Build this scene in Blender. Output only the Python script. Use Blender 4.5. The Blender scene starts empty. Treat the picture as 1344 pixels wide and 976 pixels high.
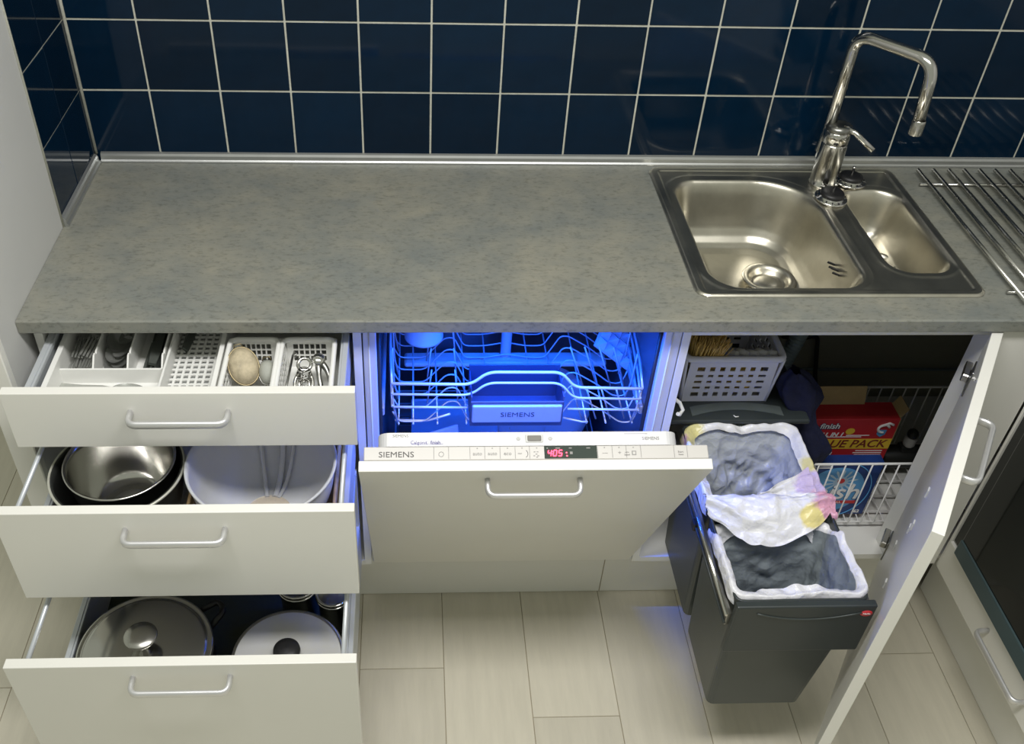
import bpy, bmesh, math, random
from mathutils import Vector, Matrix, noise, Euler
random.seed(7)
scene = bpy.context.scene
COL = scene.collection

# ------------------------------------------------------------------ camera, world, lights
cam_data = bpy.data.cameras.new('camera')
cam = bpy.data.objects.new('camera', cam_data); COL.objects.link(cam)
cam.location = (0.08829, -1.38947, 1.97248)
cam.rotation_euler = Euler((math.radians(49.37177), math.radians(-1.47964), math.radians(-2.04326)), 'XYZ')
cam_data.sensor_width = 36.0
cam_data.lens = 1261.234 / 1344 * 36
cam_data.shift_x = 75.478 / 1344
cam_data.shift_y = 8.822 / 1344
cam_data.clip_start = 0.02
scene.camera = cam

world = bpy.data.worlds.new('room_world'); scene.world = world; world.use_nodes = True
bg = world.node_tree.nodes['Background']
bg.inputs['Color'].default_value = (0.96, 1.0, 0.84, 1); bg.inputs['Strength'].default_value = 0.38

def area_light(name, loc, rot, sx, sy, power, color):
    d = bpy.data.lights.new(name, 'AREA'); d.shape = 'RECTANGLE'; d.size = sx; d.size_y = sy
    d.energy = power; d.color = color
    o = bpy.data.objects.new(name, d); COL.objects.link(o); o.location = loc; o.rotation_euler = rot
    return o
area_light('ceiling_light', (0.25, -0.74, 2.60), (0, 0, 0), 1.5, 0.35, 43, (1.0, 0.985, 0.965))

scene.view_settings.view_transform = 'Standard'
scene.view_settings.look = 'None'
scene.view_settings.gamma = 1.0
scene.view_settings.use_curve_mapping = False
scene.view_settings.exposure = 0.0

# ------------------------------------------------------------------ materials
MATS = {}
def mat(name, color, rough=0.5, metal=0.0, var=0.0, vscale=8.0, stretch=(1,1,1), bump=0.0, bscale=60.0,
        color2=None, coat=0.0, trans=0.0, emit=None, estr=0.0, sss=0.0, alpha=1.0, ior=1.5, rand=0.0, spec=0.5, rvar=0.0):
    if name in MATS: return MATS[name]
    m = bpy.data.materials.new(name); m.use_nodes = True
    nt = m.node_tree; N = nt.nodes; L = nt.links
    b = N['Principled BSDF']
    b.inputs['Base Color'].default_value = (*color, 1); b.inputs['Roughness'].default_value = rough
    b.inputs['Metallic'].default_value = metal; b.inputs['Coat Weight'].default_value = coat
    b.inputs['Transmission Weight'].default_value = trans; b.inputs['IOR'].default_value = ior
    b.inputs['Alpha'].default_value = alpha; b.inputs['Specular IOR Level'].default_value = spec
    if sss:
        b.inputs['Subsurface Weight'].default_value = sss; b.inputs['Subsurface Radius'].default_value = (.02, .02, .02)
    if emit:
        b.inputs['Emission Color'].default_value = (*emit, 1); b.inputs['Emission Strength'].default_value = estr
    tc = N.new('ShaderNodeTexCoord'); mp = N.new('ShaderNodeMapping'); L.new(tc.outputs['Object'], mp.inputs['Vector'])
    mp.inputs['Scale'].default_value = stretch
    if var or color2:
        n1 = N.new('ShaderNodeTexNoise'); n1.inputs['Scale'].default_value = vscale; n1.inputs['Detail'].default_value = 8
        n1.inputs['Roughness'].default_value = 0.65
        L.new(mp.outputs['Vector'], n1.inputs['Vector'])
        r = N.new('ShaderNodeValToRGB'); r.color_ramp.elements[0].position = 0.32; r.color_ramp.elements[1].position = 0.68
        c2 = color2 or tuple(max(0, c * (1 - var)) for c in color)
        r.color_ramp.elements[0].color = (*c2, 1); r.color_ramp.elements[1].color = (*color, 1)
        L.new(n1.outputs['Fac'], r.inputs['Fac'])
        out = r.outputs['Color']
        if rand:
            oi = N.new('ShaderNodeObjectInfo'); hs = N.new('ShaderNodeHueSaturation')
            mr = N.new('ShaderNodeMapRange'); mr.inputs['To Min'].default_value = 1 - rand; mr.inputs['To Max'].default_value = 1 + rand
            L.new(oi.outputs['Random'], mr.inputs['Value']); L.new(mr.outputs['Result'], hs.inputs['Value']); L.new(out, hs.inputs['Color'])
            out = hs.outputs['Color']
        L.new(out, b.inputs['Base Color'])
        if rvar:
            mr2 = N.new('ShaderNodeMapRange'); mr2.inputs['To Min'].default_value = rough - rvar; mr2.inputs['To Max'].default_value = rough + rvar
            L.new(n1.outputs['Fac'], mr2.inputs['Value']); L.new(mr2.outputs['Result'], b.inputs['Roughness'])
    if bump:
        n2 = N.new('ShaderNodeTexNoise'); n2.inputs['Scale'].default_value = bscale; n2.inputs['Detail'].default_value = 4
        L.new(mp.outputs['Vector'], n2.inputs['Vector'])
        bp = N.new('ShaderNodeBump'); bp.inputs['Strength'].default_value = bump; bp.inputs['Distance'].default_value = 0.01
        L.new(n2.outputs['Fac'], bp.inputs['Height']); L.new(bp.outputs['Normal'], b.inputs['Normal'])
    MATS[name] = m
    return m

paint   = mat('cream_lacquer', (.80, .79, .74), .32, var=.03, vscale=3, spec=.4)
carcase = mat('white_melamine', (.78, .78, .74), .45, var=.03, vscale=5)
wallp   = mat('white_side_panel', (.60, .60, .585), .5, var=.04, vscale=2, bump=.03, bscale=40)
plaster = mat('olive_plaster', (.34, .34, .27), .8, var=.12, vscale=4, bump=.08, bscale=50)
tilem   = mat('navy_glazed_tile', (.0015, .014, .036), .07, var=.35, vscale=5, bump=.012, bscale=9, rand=.2, spec=.26)
groutm  = mat('pale_grout', (.62, .62, .53), .85, var=.25, vscale=25, bump=.15, bscale=200)
floorm  = mat('pale_oak_laminate', (.66, .62, .51), .34, var=.10, vscale=14, stretch=(3, .35, 1), bump=.015, bscale=60, rand=.06)
seamm   = mat('floor_seam', (.36, .31, .22), .8, var=.2)
silver  = mat('satin_aluminium', (.76, .76, .77), .42, .75, var=.05, vscale=30)
steel   = mat('brushed_steel', (.60, .59, .55), .26, 1.0, var=.16, vscale=7, rvar=.07)
sinkst  = mat('sink_steel', (.66, .63, .54), .33, 1.0, var=.22, vscale=9, rvar=.08, bump=.01, bscale=25)
chrome  = mat('chrome', (.62, .61, .58), .14, 1.0, var=.05)
darkst  = mat('dark_steel', (.34, .34, .32), .3, 1.0, var=.2, vscale=20)
black   = mat('black_rubber', (.012, .012, .013), .45, var=.2)
blackg  = mat('black_glass', (.006, .008, .008), .05, var=.2, spec=.5)
teal    = mat('teal_grey_trim', (.05, .085, .095), .35, var=.15, vscale=10)
whitepl = mat('white_plastic', (.82, .82, .79), .38, var=.03, vscale=10)
greypl  = mat('pale_grey_plastic', (.60, .60, .58), .5, var=.06)
traygr  = mat('grey_tray_floor', (.42, .43, .42), .6, var=.1)
bind    = mat('dark_grey_plastic', (.045, .055, .052), .38, var=.12, vscale=12, bump=.01, bscale=400)
bind2   = mat('charcoal_plastic', (.030, .038, .038), .42, var=.12, vscale=12)
matblk  = mat('dark_drawer_mat', (.034, .040, .020), .55, var=.25, vscale=120, bump=.08, bscale=300)
baggrey = mat('grey_bag_film', (.40, .41, .42), .30, var=.15, vscale=12, sss=0)
bagwht  = mat('white_bag_film', (.80, .80, .81), .33, var=.06, vscale=10)
navy    = mat('navy_cloth', (.004, .007, .040), .8, var=.4, vscale=30, bump=.2, bscale=120)
bristle = mat('straw_bristle', (.92, .63, .17), .7, var=.5, vscale=60, stretch=(4, 4, .5))
sponge  = mat('yellow_cloth', (.70, .45, .08), .8, var=.4, vscale=40, bump=.3)
wicker  = mat('wicker_brown', (.52, .36, .18), .6, var=.5, vscale=40)
cream   = mat('cream_mesh', (.62, .53, .36), .6, var=.45, vscale=45, bump=.25, bscale=900)
greym   = mat('grey_mesh', (.42, .43, .38), .5, var=.2, vscale=25, bump=.25, bscale=900)
brass   = mat('worn_brass', (.30, .25, .15), .4, 1.0, var=.3)
frost   = mat('frosted_plastic', (.74, .75, .77), .35, var=.05, trans=.30, ior=1.2)
enamel  = mat('pearl_white_enamel', (.62, .62, .60), .28, .25, var=.04)
glassm  = mat('clear_glass', (.9, .95, .92), .03, trans=.9, var=.02, ior=1.45)
tubm    = mat('tub_steel', (.22, .23, .27), .28, .9, var=.15, vscale=8)
wirem   = mat('coated_wire', (.50, .54, .60), .32, .15, var=.05)
wirewh  = mat('white_coated_wire', (.72, .72, .70), .4, var=.05)
bluepl  = mat('blue_white_plastic', (.55, .62, .75), .35, var=.05)
stripg  = mat('control_strip_grey', (.54, .52, .49), .35, var=.03)
linem   = mat('printed_grey', (.30, .29, .28), .6, var=.05)
inkdk   = mat('printed_dark', (.05, .045, .04), .5, var=.05)
inkbl   = mat('printed_indigo', (.06, .05, .26), .5, var=.05)
inkwh   = mat('printed_white', (.85, .85, .85), .5, var=.03)
inkyel  = mat('printed_yellow', (.82, .56, .05), .5, var=.08)
inknavy = mat('printed_navy', (.015, .02, .10), .5, var=.08)
inkred  = mat('printed_red', (.55, .03, .03), .5, var=.08)
redcard = mat('red_carton', (.50, .022, .03), .45, var=.12, vscale=14)
bluecard= mat('blue_carton', (.012, .055, .24), .42, color2=(.006, .02, .10), vscale=9)
ltblue  = mat('printed_light_blue', (.10, .34, .66), .45, var=.2, vscale=20)
brownc  = mat('brown_card', (.42, .31, .14), .75, var=.15, vscale=30)
dispm   = mat('display_panel', (.05, .065, .055), .7, var=.05, spec=.15)
ledred  = mat('red_led_digits', (.9, .1, .12), .4, emit=(1.0, .04, .10), estr=5.0)
ledblue = mat('blue_led_lens', (.2, .3, 1), .4, emit=(.01, .07, 1.0), estr=8.0)
redst   = mat('red_sticker', (.62, .03, .04), .4, var=.05)
hosem   = mat('blue_grey_hose', (.20, .26, .27), .5, var=.1)
cableb  = mat('dark_cable', (.02, .022, .02), .5, var=.1)
yprint  = mat('bag_yellow_print', (.75, .60, .12), .35, color2=(.72, .68, .45), vscale=30)
pprint  = mat('bag_pink_print', (.70, .22, .42), .35, color2=(.52, .40, .72), vscale=24)

def concrete():
    m = bpy.data.materials.new('grey_stone_laminate'); m.use_nodes = True
    nt = m.node_tree; N = nt.nodes; L = nt.links; b = N['Principled BSDF']
    tc = N.new('ShaderNodeTexCoord')
    def nz(s, d, st=(1,1,1)):
        mp = N.new('ShaderNodeMapping'); mp.inputs['Scale'].default_value = st; L.new(tc.outputs['Object'], mp.inputs['Vector'])
        n = N.new('ShaderNodeTexNoise'); n.inputs['Scale'].default_value = s; n.inputs['Detail'].default_value = d
        n.inputs['Roughness'].default_value = .68; L.new(mp.outputs['Vector'], n.inputs['Vector']); return n
    big, mid, fine = nz(4.0, 3), nz(14, 8, (1, 1.4, 1)), nz(130, 6, (.6, 1.3, 1))
    r1 = N.new('ShaderNodeValToRGB'); r1.color_ramp.elements[0].position = .30; r1.color_ramp.elements[1].position = .70
    r1.color_ramp.elements[0].color = (.195, .203, .188, 1); r1.color_ramp.elements[1].color = (.268, .262, .222, 1)
    L.new(mid.outputs['Fac'], r1.inputs['Fac'])
    r2 = N.new('ShaderNodeValToRGB'); r2.color_ramp.elements[0].position = .35; r2.color_ramp.elements[1].position = .66
    r2.color_ramp.elements[0].color = (.86, .90, .93, 1); r2.color_ramp.elements[1].color = (1.06, 1.04, .98, 1)
    L.new(big.outputs['Fac'], r2.inputs['Fac'])
    r3 = N.new('ShaderNodeValToRGB'); r3.color_ramp.elements[0].position = .30; r3.color_ramp.elements[1].position = .49
    r3.color_ramp.elements[0].color = (.58, .58, .56, 1); r3.color_ramp.elements[1].color = (1.02, 1.02, 1.02, 1)
    L.new(fine.outputs['Fac'], r3.inputs['Fac'])
    a = N.new('ShaderNodeMixRGB'); a.blend_type = 'MULTIPLY'; a.inputs['Fac'].default_value = 1
    c = N.new('ShaderNodeMixRGB'); c.blend_type = 'MULTIPLY'; c.inputs['Fac'].default_value = .85
    L.new(r1.outputs['Color'], a.inputs[1]); L.new(r2.outputs['Color'], a.inputs[2])
    L.new(a.outputs['Color'], c.inputs[1]); L.new(r3.outputs['Color'], c.inputs[2]); L.new(c.outputs['Color'], b.inputs['Base Color'])
    b.inputs['Roughness'].default_value = .38; b.inputs['Specular IOR Level'].default_value = .4
    bp = N.new('ShaderNodeBump'); bp.inputs['Strength'].default_value = .06; bp.inputs['Distance'].default_value = .002
    L.new(fine.outputs['Fac'], bp.inputs['Height']); L.new(bp.outputs['Normal'], b.inputs['Normal'])
    return m
stone = concrete()

# ------------------------------------------------------------------ mesh helpers
def V(*a): return Vector(a)
class MB:
    def __init__(s): s.v = []; s.f = []; s.sm = []
    def add(s, verts, faces, smooth=False, M=None):
        o = len(s.v)
        for p in verts:
            p = Vector(p); s.v.append(M @ p if M else p)
        for f in faces: s.f.append([i + o for i in f]); s.sm.append(smooth)
        return s
    def box(s, x0, x1, y0, y1, z0, z1, b=0.0, seg=1, M=None):
        if b <= 0:
            vs = [(x, y, z) for x in (x0, x1) for y in (y0, y1) for z in (z0, z1)]
            return s.add(vs, [(0,1,3,2),(4,6,7,5),(0,4,5,1),(2,3,7,6),(0,2,6,4),(1,5,7,3)], False, M)
        bm = bmesh.new(); bmesh.ops.create_cube(bm, size=1)
        bmesh.ops.scale(bm, vec=(x1-x0, y1-y0, z1-z0), verts=bm.verts)
        bmesh.ops.translate(bm, vec=((x0+x1)/2, (y0+y1)/2, (z0+z1)/2), verts=bm.verts)
        bmesh.ops.bevel(bm, geom=list(bm.edges), offset=b, segments=seg, profile=.5, affect='EDGES')
        bm.verts.index_update()
        s.add([v.co.copy() for v in bm.verts], [[v.index for v in f.verts] for f in bm.faces], False, M); bm.free(); return s
    def tube(s, pts, r, n=8, closed=False, M=None, caps=True):
        pts = [Vector(p) for p in pts]; m = len(pts)
        rr = r if isinstance(r, (list, tuple)) else [r]*m
        T = []
        for i in range(m):
            a = pts[(i-1) % m] if (closed or i > 0) else pts[i]; b = pts[(i+1) % m] if (closed or i < m-1) else pts[i]
            T.append((b-a).normalized())
        up = Vector((0,0,1)) if abs(T[0].z) < .9 else Vector((1,0,0))
        nrm = (up - T[0]*up.dot(T[0])).normalized(); vs = []
        for i in range(m):
            nrm = (nrm - T[i]*nrm.dot(T[i]))
            nrm = nrm.normalized() if nrm.length > 1e-6 else T[i].orthogonal().normalized()
            bn = T[i].cross(nrm)
            for k in range(n):
                a = 2*math.pi*k/n; vs.append(pts[i] + (nrm*math.cos(a) + bn*math.sin(a))*rr[i])
        fs = []
        for i in range(m if closed else m-1):
            j = (i+1) % m
            for k in range(n): fs.append((i*n+k, i*n+(k+1)%n, j*n+(k+1)%n, j*n+k))
        s.add(vs, fs, True, M)
        if caps and not closed:
            s.add(vs[:n], [tuple(range(n-1,-1,-1))], False, M); s.add(vs[-n:], [tuple(range(n))], False, M)
        return s
    def sweep(s, path, prof, up=(0,0,1), M=None, smooth=True):
        path = [Vector(p) for p in path]; up = Vector(up); m = len(path); n = len(prof); vs = []
        for i in range(m):
            t = (path[min(i+1,m-1)] - path[max(i-1,0)]).normalized(); side = t.cross(up).normalized()
            for a, b in prof: vs.append(path[i] + side*a + up*b)
        fs = [(i*n+k, i*n+(k+1)%n, (i+1)*n+(k+1)%n, (i+1)*n+k) for i in range(m-1) for k in range(n)]
        s.add(vs, fs, smooth, M); s.add(vs[:n], [tuple(range(n-1,-1,-1))], False, M); s.add(vs[-n:], [tuple(range(n))], False, M); return s
    def lathe(s, prof, n=48, c=(0,0,0), M=None, smooth=True):
        c = Vector(c); vs = []; m = len(prof)
        for r, z in prof:
            for k in range(n):
                a = 2*math.pi*k/n; vs.append(c + Vector((r*math.cos(a), r*math.sin(a), z)))
        fs = [(i*n+k, i*n+(k+1)%n, (i+1)*n+(k+1)%n, (i+1)*n+k) for i in range(m-1) for k in range(n)]
        s.add(vs, fs, smooth, M); return s
    def prism(s, poly, z0, z1, M=None, smooth=False):
        n = len(poly); vs = [(x,y,z0) for x,y in poly] + [(x,y,z1) for x,y in poly]
        s.add(vs, [tuple(range(n-1,-1,-1)), tuple(range(n,2*n))], False, M)
        s.add(vs, [(k,(k+1)%n,n+(k+1)%n,n+k) for k in range(n)], smooth, M); return s
    def grid(s, fn, nu, nv, cu=False, M=None, smooth=True):
        vs = [fn(i/(nu if cu else nu-1), j/(nv-1)) for j in range(nv) for i in range(nu)]
        fs = [(j*nu+i, j*nu+(i+1)%nu, (j+1)*nu+(i+1)%nu, (j+1)*nu+i) for j in range(nv-1) for i in range(nu if cu else nu-1)]
        return s.add(vs, fs, smooth, M)
    def sphere(s, c, r, nu=16, nv=10, M=None, sc=(1,1,1)):
        c = Vector(c)
        def f(u, v):
            a = 2*math.pi*u; t = math.pi*(v*.996+.002)
            return c + Vector((r*sc[0]*math.sin(t)*math.cos(a), r*sc[1]*math.sin(t)*math.sin(a), r*sc[2]*math.cos(t)))
        return s.grid(f, nu, nv, True, M)
    def build(s, name, m, parent=None, solid=0.0, kind=None, label=None):
        off = Vector(parent['_o']) if parent and '_o' in parent else Vector((0,0,0))
        me = bpy.data.meshes.new(name)
        me.from_pydata([tuple(p - off) for p in s.v], [], s.f)
        me.polygons.foreach_set('use_smooth', s.sm); me.update()
        bm = bmesh.new(); bm.from_mesh(me); bmesh.ops.remove_doubles(bm, verts=bm.verts, dist=1e-6)
        bmesh.ops.recalc_face_normals(bm, faces=bm.faces); bm.to_mesh(me); bm.free()
        me.materials.append(m)
        o = bpy.data.objects.new(name, me); COL.objects.link(o)
        if parent: o.parent = parent; o['_o'] = list(off)
        if solid:
            md = o.modifiers.new('thickness', 'SOLIDIFY'); md.thickness = solid; md.offset = 0
        if kind: o['kind'] = kind
        if label: o['label'] = label
        return o

def fillet(pts, r, seg=6):
    pts = [Vector(p) for p in pts]; out = [pts[0]]
    for i in range(1, len(pts)-1):
        a, b, c = pts[i-1], pts[i], pts[i+1]; d1, d2 = (a-b), (c-b)
        rr = min(r, d1.length*.49, d2.length*.49); p1, p2 = b + d1.normalized()*rr, b + d2.normalized()*rr
        for k in range(seg+1):
            t = k/seg; out.append(p1*(1-t)**2 + b*2*t*(1-t) + p2*t*t)
    out.append(pts[-1]); return out
def rrect(x0, x1, y0, y1, r, seg=6):
    out = []
    for cx, cy, a0 in ((x1-r,y1-r,0),(x0+r,y1-r,90),(x0+r,y0+r,180),(x1-r,y0+r,270)):
        for k in range(seg+1):
            a = math.radians(a0 + 90*k/seg); out.append((cx+r*math.cos(a), cy+r*math.sin(a)))
    return out
def frame(o, xd, yd):
    o = Vector(o); x = Vector(xd).normalized(); y = Vector(yd); y = (y - x*y.dot(x)).normalized(); z = x.cross(y)
    return Matrix(((x.x,y.x,z.x,o.x),(x.y,y.y,z.y,o.y),(x.z,y.z,z.z,o.z),(0,0,0,1)))
def thing(name, loc, label, cat, group=None, kind=None):
    o = bpy.data.objects.new(name, None); COL.objects.link(o); o.location = loc; o.empty_display_size = .05
    o['_o'] = list(loc); o['label'] = label; o['category'] = cat
    if group: o['group'] = group
    if kind: o['kind'] = kind
    return o
def tag(o, label, cat, group=None, kind=None):
    o['label'] = label; o['category'] = cat
    if group: o['group'] = group
    if kind: o['kind'] = kind
    return o
def struct(o, label, cat):
    o['kind'] = 'structure'; o['label'] = label; o['category'] = cat; return o
def lettering(body, size, M, m, parent, name='lettering', shear=0.0, spacing=1.0, align='CENTER', thick=.0003, sx=1.0, bold=0.0):
    cu = bpy.data.curves.new('t', 'FONT'); cu.body = body; cu.size = size; cu.align_x = align; cu.align_y = 'CENTER'
    cu.shear = shear; cu.space_character = spacing; cu.extrude = thick; cu.resolution_u = 3; cu.offset = bold
    to = bpy.data.objects.new('t', cu); COL.objects.link(to)
    bpy.context.view_layer.update()
    me = bpy.data.meshes.new_from_object(to.evaluated_get(bpy.context.evaluated_depsgraph_get()))
    bpy.data.objects.remove(to); bpy.data.curves.remove(cu)
    off = Vector(parent['_o']) if '_o' in parent else Vector((0,0,0))
    me.transform(Matrix.Translation(-off) @ M @ Matrix.Diagonal((sx,1,1,1)))
    me.name = name; me.materials.clear(); me.materials.append(m)
    o = bpy.data.objects.new(name, me); COL.objects.link(o); o.parent = parent; o['_o'] = list(off)
    return o
def lattice(mb, o, u, v, w, h, nu, nv, mu, mv0, mv1, bar, t, ztop=None):
    """a wall of w x h with nu x nv square openings, built of real bars; margins mu, mv0 (bottom), mv1 (top)"""
    M = frame(o, u, v)
    mb.box(0, w, 0, mv0, -t/2, t/2, M=M); mb.box(0, w, h-mv1, h, -t/2, t/2, M=M)
    mb.box(0, mu, mv0, h-mv1, -t/2, t/2, M=M); mb.box(w-mu, w, mv0, h-mv1, -t/2, t/2, M=M)
    iw, ih = (w-2*mu), (h-mv0-mv1); pu, pv = iw/nu, ih/nv
    for i in range(1, nu): mb.box(mu+i*pu-bar/2, mu+i*pu+bar/2, mv0, h-mv1, -t/2, t/2, M=M)
    for j in range(1, nv): mb.box(mu, w-mu, mv0+j*pv-bar/2, mv0+j*pv+bar/2, -t/2*.9, t/2*.9, M=M)
    return mb
def bow_handle(mb, c, xd, out, w=.166, d=.032, M=None):
    """bow handle: feet on the face at c, along xd, standing off by out"""
    c = Vector(c); xd = Vector(xd).normalized(); out = Vector(out).normalized(); up = xd.cross(out).normalized()
    p = [c - xd*w/2 - out*.001, c - xd*w/2 + out*d, c + xd*w/2 + out*d, c + xd*w/2 - out*.001]
    prof = [(a*.0045, b*.0072) for a, b in ((1,.5),(.5,1),(-.5,1),(-1,.5),(-1,-.5),(-.5,-1),(.5,-1),(1,-.5))]
    mb.sweep(fillet(p, .016, 6), prof, up, M); return mb

ZC = .9166           # top of the worktop
XL = -.618           # left return wall

# ------------------------------------------------------------------ setting: floor, walls
fl = MB().box(-2.2, 2.2, -2.4, 1.70, -.05, -.002).build('floor', seamm)
struct(fl, 'pale oak laminate plank floor', 'floor')
PW, X0 = .1961, -.0364
plank_meshes = {}
joints = {0: -.128, 2: -.258, 6: -.11, -4: .62, -5: -.16, 1: -.9, 3: .25, -1: -.7, -2: .1, -3: -.55, 4: -.62, 5: -.85, 7: -.5}
for k in range(-10, 10):
    xa, xb = X0 + k*PW, X0 + (k+1)*PW
    j = joints.get(k, random.uniform(-1, .2)); cuts = [-2.4] + [j + n*1.2 for n in (-2, -1, 0, 1) if -2.35 < j + n*1.2 < 1.65] + [1.70]
    for a, b in zip(cuts[:-1], cuts[1:]):
        key = round(b-a, 3)
        if key not in plank_meshes:
            o = MB().box(0, PW-.0016, 0, (b-a)-.0016, -.01, 0, .0006).build('plank', floorm); plank_meshes[key] = o.data
        else:
            o = bpy.data.objects.new('plank', plank_meshes[key]); COL.objects.link(o)
        o.location = (xa+.0008, a+.0008, 0); o.parent = fl

wb = MB().box(-.75, 1.95, .602, .72, 0, 2.5).build('wall_back', plaster)
struct(wb, 'back wall behind the worktop, clad in navy tiles', 'wall')
MB().box(XL, 1.95, .6004, .602, ZC-.03, 1.84).build('grout', groutm, wb)
zs = [ZC-.02, 1.0828, 1.2340, 1.3852, 1.5364, 1.6876, 1.8388]
G = .0042
tile_meshes = {}
def tile(w, h, loc, parent, axis):
    key = (round(w,4), round(h,4), axis)
    if key not in tile_meshes:
        m = MB()
        if axis == 'y': m.box(0, w, -.0022, .0004, 0, h, .0008)
        else: m.box(-.0004, .0022, 0, w, 0, h, .0008)
        o = m.build('tile', tilem); tile_meshes[key] = o.data
    else:
        o = bpy.data.objects.new('tile', tile_meshes[key]); COL.objects.link(o)
    o.location = loc; o.parent = parent
    o.rotation_euler = (random.uniform(-.004,.004), random.uniform(-.001,.001), random.uniform(-.004,.004))
    return o
xs = [XL] + [-.6251 + .1512*i for i in range(1, 18)]
for j in range(6):
    for i in range(len(xs)-1):
        if xs[i+1] > 1.95: break
        tile(xs[i+1]-xs[i]-G, zs[j+1]-zs[j]-G, (xs[i]+G/2, .6004, zs[j]+G/2), wb, 'y')
wl = MB().box(-.75, XL-.004, .317, .602, 0, 2.5).build('wall_left', plaster)
struct(wl, 'short return wall on the left, clad in navy tiles', 'wall')
MB().box(XL-.004, XL-.0026, .3175, .602, ZC-.03, 1.84).build('grout', groutm, wl)
for j in range(6):
    for a, b in ((.318, .4515), (.4515, .5985)):
        tile(b-a-.003, zs[j+1]-zs[j]-.003, (XL-.0026, a+.0015, zs[j]+.0015), wl, 'x')
MB().tube([(XL+.001, .5985, ZC+.018), (XL+.001, .5985, 1.84)], .0042, 8).build('corner_grout', groutm, wl)
# sealing profiles along the tiles
prof = [(.5985, ZC+.0005), (.5865, ZC+.0005), (.5870, ZC+.004), (.5900, ZC+.007), (.5905, ZC+.015), (.5930, ZC+.020), (.5985, ZC+.0225)]
trimm = mat('grey_metal_strip', (.50, .51, .50), .34, .8, var=.08, vscale=20)
t1 = MB().prism(prof, XL+.012, 1.95, M=frame((0,0,0), (0,1,0), (0,0,1)), smooth=False).build('trim_1', trimm)
struct(t1, 'grey metal sealing strip along the back tiles', 'trim')
pl = [(XL, ZC+.0005), (XL+.012, ZC+.0005), (XL+.0115, ZC+.004), (XL+.0085, ZC+.007), (XL+.008, ZC+.015), (XL+.0055, ZC+.020), (XL, ZC+.0225)]
t2 = MB().prism([(a, b) for a, b in pl], -.587, -.318, M=frame((0,0,0), (1,0,0), (0,0,1))).build('trim_2', trimm)
struct(t2, 'short grey sealing strip along the left tiles', 'trim')
bb = MB().box(-.605, 1.30, .084, .100, .001, .183, .001).build('baseboard_back', paint)
struct(bb, 'cream plinth board under the row of base cabinets', 'plinth')
MB().box(.5545, .5565, .0832, .0842, .003, .181).build('joint', seamm, bb)
b2 = MB().box(1.382, 1.40, -.66, .083, .001, .183, .001).build('baseboard_right', paint)
struct(b2, 'cream plinth board under the oven cabinet', 'plinth')

wr_ = MB().box(1.952, 2.05, -2.4, .72, 0, 2.5).build('wall_right', wallp); struct(wr_, 'plain pale wall behind the oven run', 'wall')
wf_ = MB().box(-2.2, -.752, 1.60, 1.70, 0, 2.5).build('wall_far', wallp); struct(wf_, 'plain pale wall beyond the left side panel', 'wall')
# ------------------------------------------------------------------ tall side panel on the left
tc = thing('side_panel', (-.64, .12, .255), 'tall white painted side panel at the left end of the worktop', 'panel')
MB().box(-.6640, XL-.0005, -.066, .3165, .255, 2.3, .001).build('board', wallp, tc)
MB().box(-.6650, XL+.0005, -.086, -.0665, .255, 2.3, .002).build('edge_strip', paint, tc)
MB().tube([(XL+.0005, .3172, ZC), (XL+.0005, .3172, 2.3)], .0026, 6).build('sealant', groutm, tc)

# ------------------------------------------------------------------ worktop
wt = thing('worktop', (.3, .3, ZC-.028), 'grey stone-look laminate worktop running along the tiled wall', 'worktop')
zb = ZC - .0275
m = MB()
nose = [(.03, ZC), (.004, ZC), (.0015, ZC-.0008), (0, ZC-.0025), (0, zb+.002), (.0015, zb), (.03, zb)]
m.prism(nose, XL+.0005, 1.93, M=frame((0,0,0), (0,1,0), (0,0,1)))
HX0, HX1, HY0, HY1 = .64, 1.184, .085, .568
m.box(XL+.0005, HX0, .03, .5985, zb, ZC); m.box(HX1, 1.93, .03, .5985, zb, ZC)
m.box(HX0, HX1, .03, HY0, zb, ZC); m.box(HX0, HX1, HY1, .5985, zb, ZC)
m.box(1.305, 1.93, -.66, -.0003, zb, ZC, .001)
m.build('slab', stone, wt)

# ------------------------------------------------------------------ sink (pressed steel sheet with two bowls)
sk = thing('sink', (.912, .326, ZC), 'stainless steel inset sink with one large and one small bowl', 'sink')
def sd(px, py, x0, x1, y0, y1, rs):
    cx, cy = (x0+x1)/2, (y0+y1)/2; dx, dy = px-cx, py-cy
    r = rs[0 if dx > 0 and dy > 0 else 1 if dx <= 0 and dy > 0 else 2 if dx <= 0 else 3]
    qx, qy = abs(dx)-(x1-x0)/2+r, abs(dy)-(y1-y0)/2+r
    return min(max(qx,qy),0) + math.hypot(max(qx,0),max(qy,0)) - r
PR = [(0,0),(.004,-.0006),(.008,-.003),(.012,-.010),(.017,-.026),(.024,-.055),(.031,-.083),(.038,-.104),(.047,-.121),(.058,-.132),(.072,-.139),(.090,-.1425),(.5,-.147)]
def prof_at(d, k):
    if d <= 0: return 0
    for (a, za), (b, zb_) in zip(PR[:-1], PR[1:]):
        if d <= b: return (za + (zb_-za)*(d-a)/(b-a))*k
    return PR[-1][1]*k
def smooth(e0, e1, x):
    t = max(0, min(1, (x-e0)/(e1-e0))); return t*t*(3-2*t)
SX0, SX1, SY0, SY1 = .628, 1.196, .073, .580
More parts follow.
